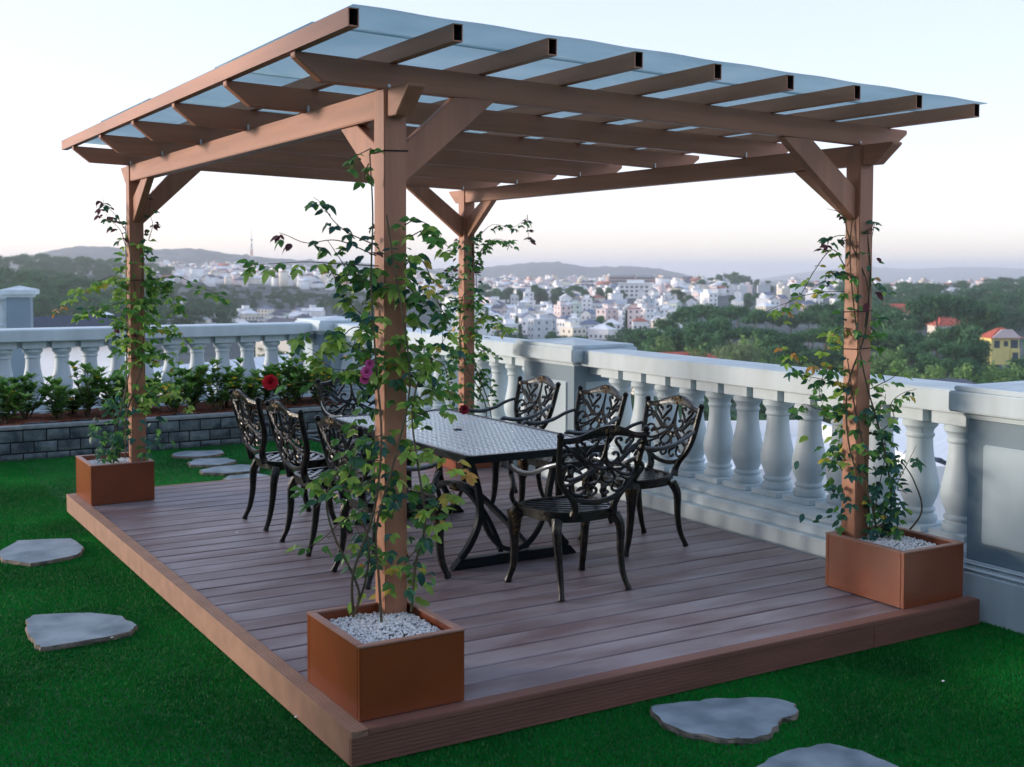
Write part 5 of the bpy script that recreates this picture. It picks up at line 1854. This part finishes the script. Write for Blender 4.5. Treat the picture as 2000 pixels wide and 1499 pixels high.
# hotel blocks on the skyline
for u, lb, wd, hh in ((1212, 'brown hotel block on the skyline, left one', 36, 21), (1256, 'brown hotel block on the skyline, right one', 26, 20)):
    parts = [('wall', MB().box(-wd / 2, wd / 2, -8, 8, -6, hh), mat('hotel_wall', srgb(176, 158, 150), rough=.8, var=.08, scale=.2)), ('roof', MB().box(-wd / 2 + 2, wd / 2 - 2, -6, 6, hh + .01, hh + 2.5), ROOFS[4][1])]
    for f in range(5):
        parts.append(('window_band', MB().box(-wd / 2 + 1.5, wd / 2 - 1.5, -8.1, -7.9, 2 + f * 3.8, 3.8 + f * 3.8), M['pane']))
    big_house('hotel', lb, u, 1500, parts, yaw=.2, z=-29, cat='hotel')
parts = [('wall', MB().box(-16, 16, -8, 8, -6, 14), WALLS[0][1]), ('roof', MB().box(-17, 17, -9, 9, 14.01, 15), ROOFS[2][1]), ('wall_upper', MB().box(-8, 9, -5, 5, 15.01, 18), WALLS[0][1])]
for f in range(3):
    for k in range(6):
        parts.append(('window', MB().box(-14 + k * 4.8, -11.4 + k * 4.8, -8.1, -7.9, 2 + f * 4, 4 + f * 4), M['pane']))
big_house('apartment_block', 'white apartment block below the brown hotel', 1240, 1180, parts, yaw=-.1, cat='building')
# church with spire and the lattice mast on the left hillside
parts = [('nave', MB().box(-7, 7, -11, 11, -5, 8), WALLS[0][1]), ('tower', MB().box(-3, 3, -16, -11.01, -5, 16), WALLS[0][1]),
         ('spire', MB().add([(-3.2, -16.2, 16.01), (3.2, -16.2, 16.01), (3.2, -10.8, 16.01), (-3.2, -10.8, 16.01), (0, -13.5, 34)], [(0, 3, 2, 1), (0, 1, 4), (1, 2, 4), (2, 3, 4), (3, 0, 4)]), WALLS[0][1]),
         ('roof', MB().add([(-7.5, -11, 8.01), (7.5, -11, 8.01), (7.5, 11, 8.01), (-7.5, 11, 8.01), (0, -11, 14), (0, 11, 14)], [(0, 1, 4), (2, 3, 5), (1, 2, 5, 4), (3, 0, 4, 5), (0, 3, 2, 1)]), ROOFS[4][1])]
big_house('church', 'small white church with pointed spire on the left hillside', 403, 1500, parts, yaw=.3, z=-24, cat='church')
mb, mb2 = MB(), MB()
H = 72
for s in range(8):
    z0, z1 = s * H / 8, (s + 1) * H / 8
    a0, a1 = 3.6 * (1 - z0 / H) + .5, 3.6 * (1 - z1 / H) + .5
    q = mb if s % 2 else mb2
    for sx in (-1, 1):
        for sy in (-1, 1):
            q.tube([(sx * a0, sy * a0, z0), (sx * a1, sy * a1, z1)], .28, n=4)
    for (p, r_) in (((-1, -1), (1, -1)), ((1, -1), (1, 1)), ((1, 1), (-1, 1)), ((-1, 1), (-1, -1))):
        q.tube([(p[0] * a0, p[1] * a0, z0), (r_[0] * a1, r_[1] * a1, z1)], .16, n=3)
        q.tube([(r_[0] * a0, r_[1] * a0, z0), (p[0] * a1, p[1] * a1, z1)], .16, n=3)
mb.tube([(0, 0, H), (0, 0, H + 20)], .3, n=4)
mb.lathe([(.3, 0), (1.4, 1), (1.4, 3), (.3, 4)], c=(0, 0, H + 2), n=8)
big_house('radio_mast', 'tall red and white lattice radio mast on the left skyline', 492, 1600, [('white_sections', mb, M['steel']), ('red_sections', mb2, M['mast_red'])], z=-38, cat='mast')

# ------------------------------------------------------------------ neighbouring roofs close below the terrace
def near_block(label, u, d, w_, dp, ztop, yaw, roof='flat', m_roof='tin', wins=(), name='neighbour_building', extra=()):
    x, y = far_xy(u, d)
    t = tag(empty(name, (x, y, -34), -_y + yaw), label, 'building', 'buildings close below the terrace')
    zt = ztop + 34
    MB().box(-w_ / 2, w_ / 2, -dp / 2, dp / 2, 0, zt).build('wall', WALLS[0][1], t)
    if roof == 'flat':
        for b in ((-w_ / 2 - .1, w_ / 2 + .1, -dp / 2 - .1, -dp / 2 + .15), (-w_ / 2 - .1, w_ / 2 + .1, dp / 2 - .15, dp / 2 + .1), (-w_ / 2 - .1, -w_ / 2 + .15, -dp / 2 + .151, dp / 2 - .151), (w_ / 2 - .15, w_ / 2 + .1, -dp / 2 + .151, dp / 2 - .151)):
            MB().box(*b, zt + .01, zt + .5).build('parapet', WALLS[0][1], t)
        MB().box(-w_ / 2 + .151, w_ / 2 - .151, -dp / 2 + .151, dp / 2 - .151, zt + .01, zt + .06).build('roof', M[m_roof], t)
    else:
        rh = w_ * .22
        e = .4
        for s in (-1, 1):
            a = s * (w_ / 2 + e)
            MB().add([(a, -dp / 2 - e, zt - .1), (0, -dp / 2 - e, zt + rh), (0, dp / 2 + e, zt + rh), (a, dp / 2 + e, zt - .1), (a, -dp / 2 - e, zt + .05), (0, -dp / 2 - e, zt + rh + .15), (0, dp / 2 + e, zt + rh + .15), (a, dp / 2 + e, zt + .05)],
                     [(0, 1, 2, 3), (4, 5, 6, 7), (0, 1, 5, 4), (2, 3, 7, 6), (0, 3, 7, 4), (1, 2, 6, 5)]).build('roof', M[m_roof], t)
        MB().prism([(-w_ / 2, zt), (w_ / 2, zt), (0, zt + rh - .05)], 'y', -dp / 2 + .01, dp / 2 - .01).build('gable', WALLS[0][1], t)
    for (x0, x1, z0, z1, m) in wins:
        MB().box(x0, x1, -dp / 2 - .05, -dp / 2 + .1, zt + z0, zt + z1).build('window', M[m], t)
    for nm, mb_, m in extra:
        for i in range(len(mb_.v)):
            v = mb_.v[i]
            mb_.v[i] = (v[0], v[1] - dp / 2, v[2] + zt)
        mb_.build(nm, M[m], t)
    return t


near_block('white house with teal glazing below the left balustrade', 150, 30, 5.0, 8, -2.4, .35, wins=((-2.2, -.6, -.2, .45, 'pane_teal'), (-.2, 1.0, -.2, .45, 'pane_teal')))
near_block('white gabled house with dark tiled roof left of the left post', 128, 62, 5.2, 7, -2.0, -.9, 'gable', 'dark_tile')
near_block('white gabled house just behind the left post', 196, 70, 5.0, 8, -2.2, .25, 'gable', 'tin')
near_block('white building with tin roof seen between the back balusters', 330, 44, 7, 10, -4.0, .5, 'gable', 'tin', wins=((-2, -1, -2, -1, 'pane'),))
near_block('tall white wall seen left of the end chair', 455, 40, 5.5, 7, -2.6, -.5, 'gable', 'tin', wins=((-1.6, -.8, -1.6, -.8, 'pane'),))
near_block('white house right of the tall wall behind the shrubs', 560, 52, 7, 8, -4.6, .6, 'gable', 'tin')
near_block('white flat-roofed house beyond the back corner', 700, 60, 9, 9, -6.0, .2)
near_block('white house below the middle of the right balustrade', 980, 55, 9, 9, -7.0, -.3, 'gable', 'tin')
bl = MB().tube([(-1.5, -.06, -1.2), (-.8, -.06, -.7), (.1, -.06, -.6)], .09, n=4)
bl.tube([(-1.5, -.06, -1.2), (-1.3, -.06, -1.6), (-.4, -.06, -1.3), (.1, -.06, -.95)], .09, n=4)
near_block('white wall with blue painted strokes seen between the right balusters', 1440, 34, 8, 9, -3.6, .1, extra=(('blue_stroke', bl, 'blue_paint'),))
near_block('white house with dark eaves below the right balustrade', 1580, 40, 7, 9, -5.6, .7, 'gable', 'dark_tile', wins=((-1.2, -.4, -1.4, -.6, 'pane'),))
near_block('white house with two small windows beside the right pier', 1850, 62, 6.5, 8, -7.6, .5, 'gable', 'tin', wins=((-2.2, -1.4, -1.6, -.9, 'pane'), (-2.2, -1.4, -4.2, -3.5, 'pane'), (.4, 1.2, -1.6, -.9, 'pane')))
near_block('white house far below the right post', 1700, 50, 8, 9, -8.4, -.4, 'gable', 'tin')
near_block('white house below the capped pier', 1230, 48, 8, 9, -6.4, .4, 'gable', 'tin')
# pier and baluster of the next roof at the far left
t = tag(empty('neighbour_pier', (0, 0, 0)), 'white capped pier of the neighbouring roof at the left edge', 'pier')
x, y = far_xy(38, 27)
t.location = (x, y, 0)
t.rotation_euler = (0, 0, -_y + .25)
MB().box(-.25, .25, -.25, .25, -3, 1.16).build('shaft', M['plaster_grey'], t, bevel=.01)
MB().box(-.31, .31, -.31, .31, 1.161, 1.22).build('cap_slab', M['plaster'], t, bevel=.01)
MB().box(-.38, .38, -.38, .38, 1.2205, 1.33).build('cap_slab', M['plaster'], t, bevel=.01)
MB().add([(-.37, -.37, 1.3305), (.37, -.37, 1.3305), (.37, .37, 1.3305), (-.37, .37, 1.3305), (0, 0, 1.42)], [(0, 3, 2, 1), (0, 1, 4), (1, 2, 4), (2, 3, 4), (3, 0, 4)]).build('cap_top', M['plaster'], t)
t = tag(empty('neighbour_balustrade', (0, 0, 0)), 'piece of white balustrade joining the neighbouring pier at the left edge', 'balustrade')
x, y = far_xy(5, 27.3)
t.location = (x, y, 0)
t.rotation_euler = (0, 0, -_y + .25)
MB().box(-1.6, .13, -.17, .17, 1.10, 1.24).build('hand_rail', M['plaster'], t, bevel=.01)
for k in range(5):
    link('baluster', BAL_ME, t, (.0 - .3 * k, 0, .49))
MB().box(-1.6, .13, -.17, .17, -3, .48).build('base_wall', M['plaster'], t)
x, y = far_xy(-20, 34)
near_block('white flat roof carrying the neighbouring pier', -10, 31, 7, 9, -3.2, .25)

# bits blown onto the deck and the lawn
for (u, v, z, lb) in ((462, 1041, DZ + .004, 'tiny white petal lying on the deck left of the chairs'), (1842, 1331, .02, 'tiny white petal on the lawn at right'), (218, 1246, .02, 'pale scrap beside the left stepping stone'), (578, 1401, .02, 'pale scrap on the lawn below the deck edge')):
    d_ = FW + RT * ((u - 1000) / FPX) - UP * ((v - 629.96) / FPX)
    p = CAM + d_ * ((z - CAM[2]) / d_[2])
    mb = MB()
    mb.add([(-.012, -.006, 0), (0, -.011, .004), (.013, -.003, .001), (.010, .008, .006), (-.004, .010, .002), (0, 0, .008)], [(0, 1, 5), (1, 2, 5), (2, 3, 5), (3, 4, 5), (4, 0, 5)])
    o = mb.build('fallen_petal', M['pebble'])
    o.scale = (.7, .7, .7)
    o.location = p
    tag(o, lb, 'petal', 'petals and scraps on the ground')

# look-alikes in small sets are told apart by their order from the left
ORD = ['first', 'second', 'third', 'fourth', 'fifth', 'sixth', 'seventh', 'eighth', 'ninth', 'tenth', 'eleventh', 'twelfth', 'thirteenth', 'fourteenth', 'fifteenth', 'sixteenth', 'seventeenth']
same = {}
for o in SC.objects:
    if o.parent is None and 'label' in o and 'group' in o:
        same.setdefault((o['group'], o['label']), []).append(o)
for (g_, lb), objs in same.items():
    if 1 < len(objs) <= 17:
        def px_of(o):
            v = np.array(o.location) - CAM
            return float(v @ RT / (v @ FW))
        objs.sort(key=px_of)
        for k, o in enumerate(objs):
            o['label'] = lb.replace(' with ', ' with ').replace(' near in the valley town', ' in near town').replace(' deep in the valley town', ' in far town') + ', ' + ORD[k] + ' from left'

# ------------------------------------------------------------------ haze
hz = MB()
hz.box(-19500, 19500, -19500, 19500, -262, 70)
hm = bpy.data.materials.new('pale_air')
hm.use_nodes = True
n_, l_ = hm.node_tree.nodes, hm.node_tree.links
n_.remove(n_['Principled BSDF'])
pv = n_.new('ShaderNodeVolumePrincipled')
pv.inputs['Color'].default_value = (.95, .975, 1.0, 1)
pv.inputs['Density'].default_value = 1.5e-4
pv.inputs['Anisotropy'].default_value = .35
l_.new(pv.outputs[0], n_['Material Output'].inputs['Volume'])
tag(hz.build('haze', hm), 'pale evening haze over the valley', 'haze', kind='stuff')
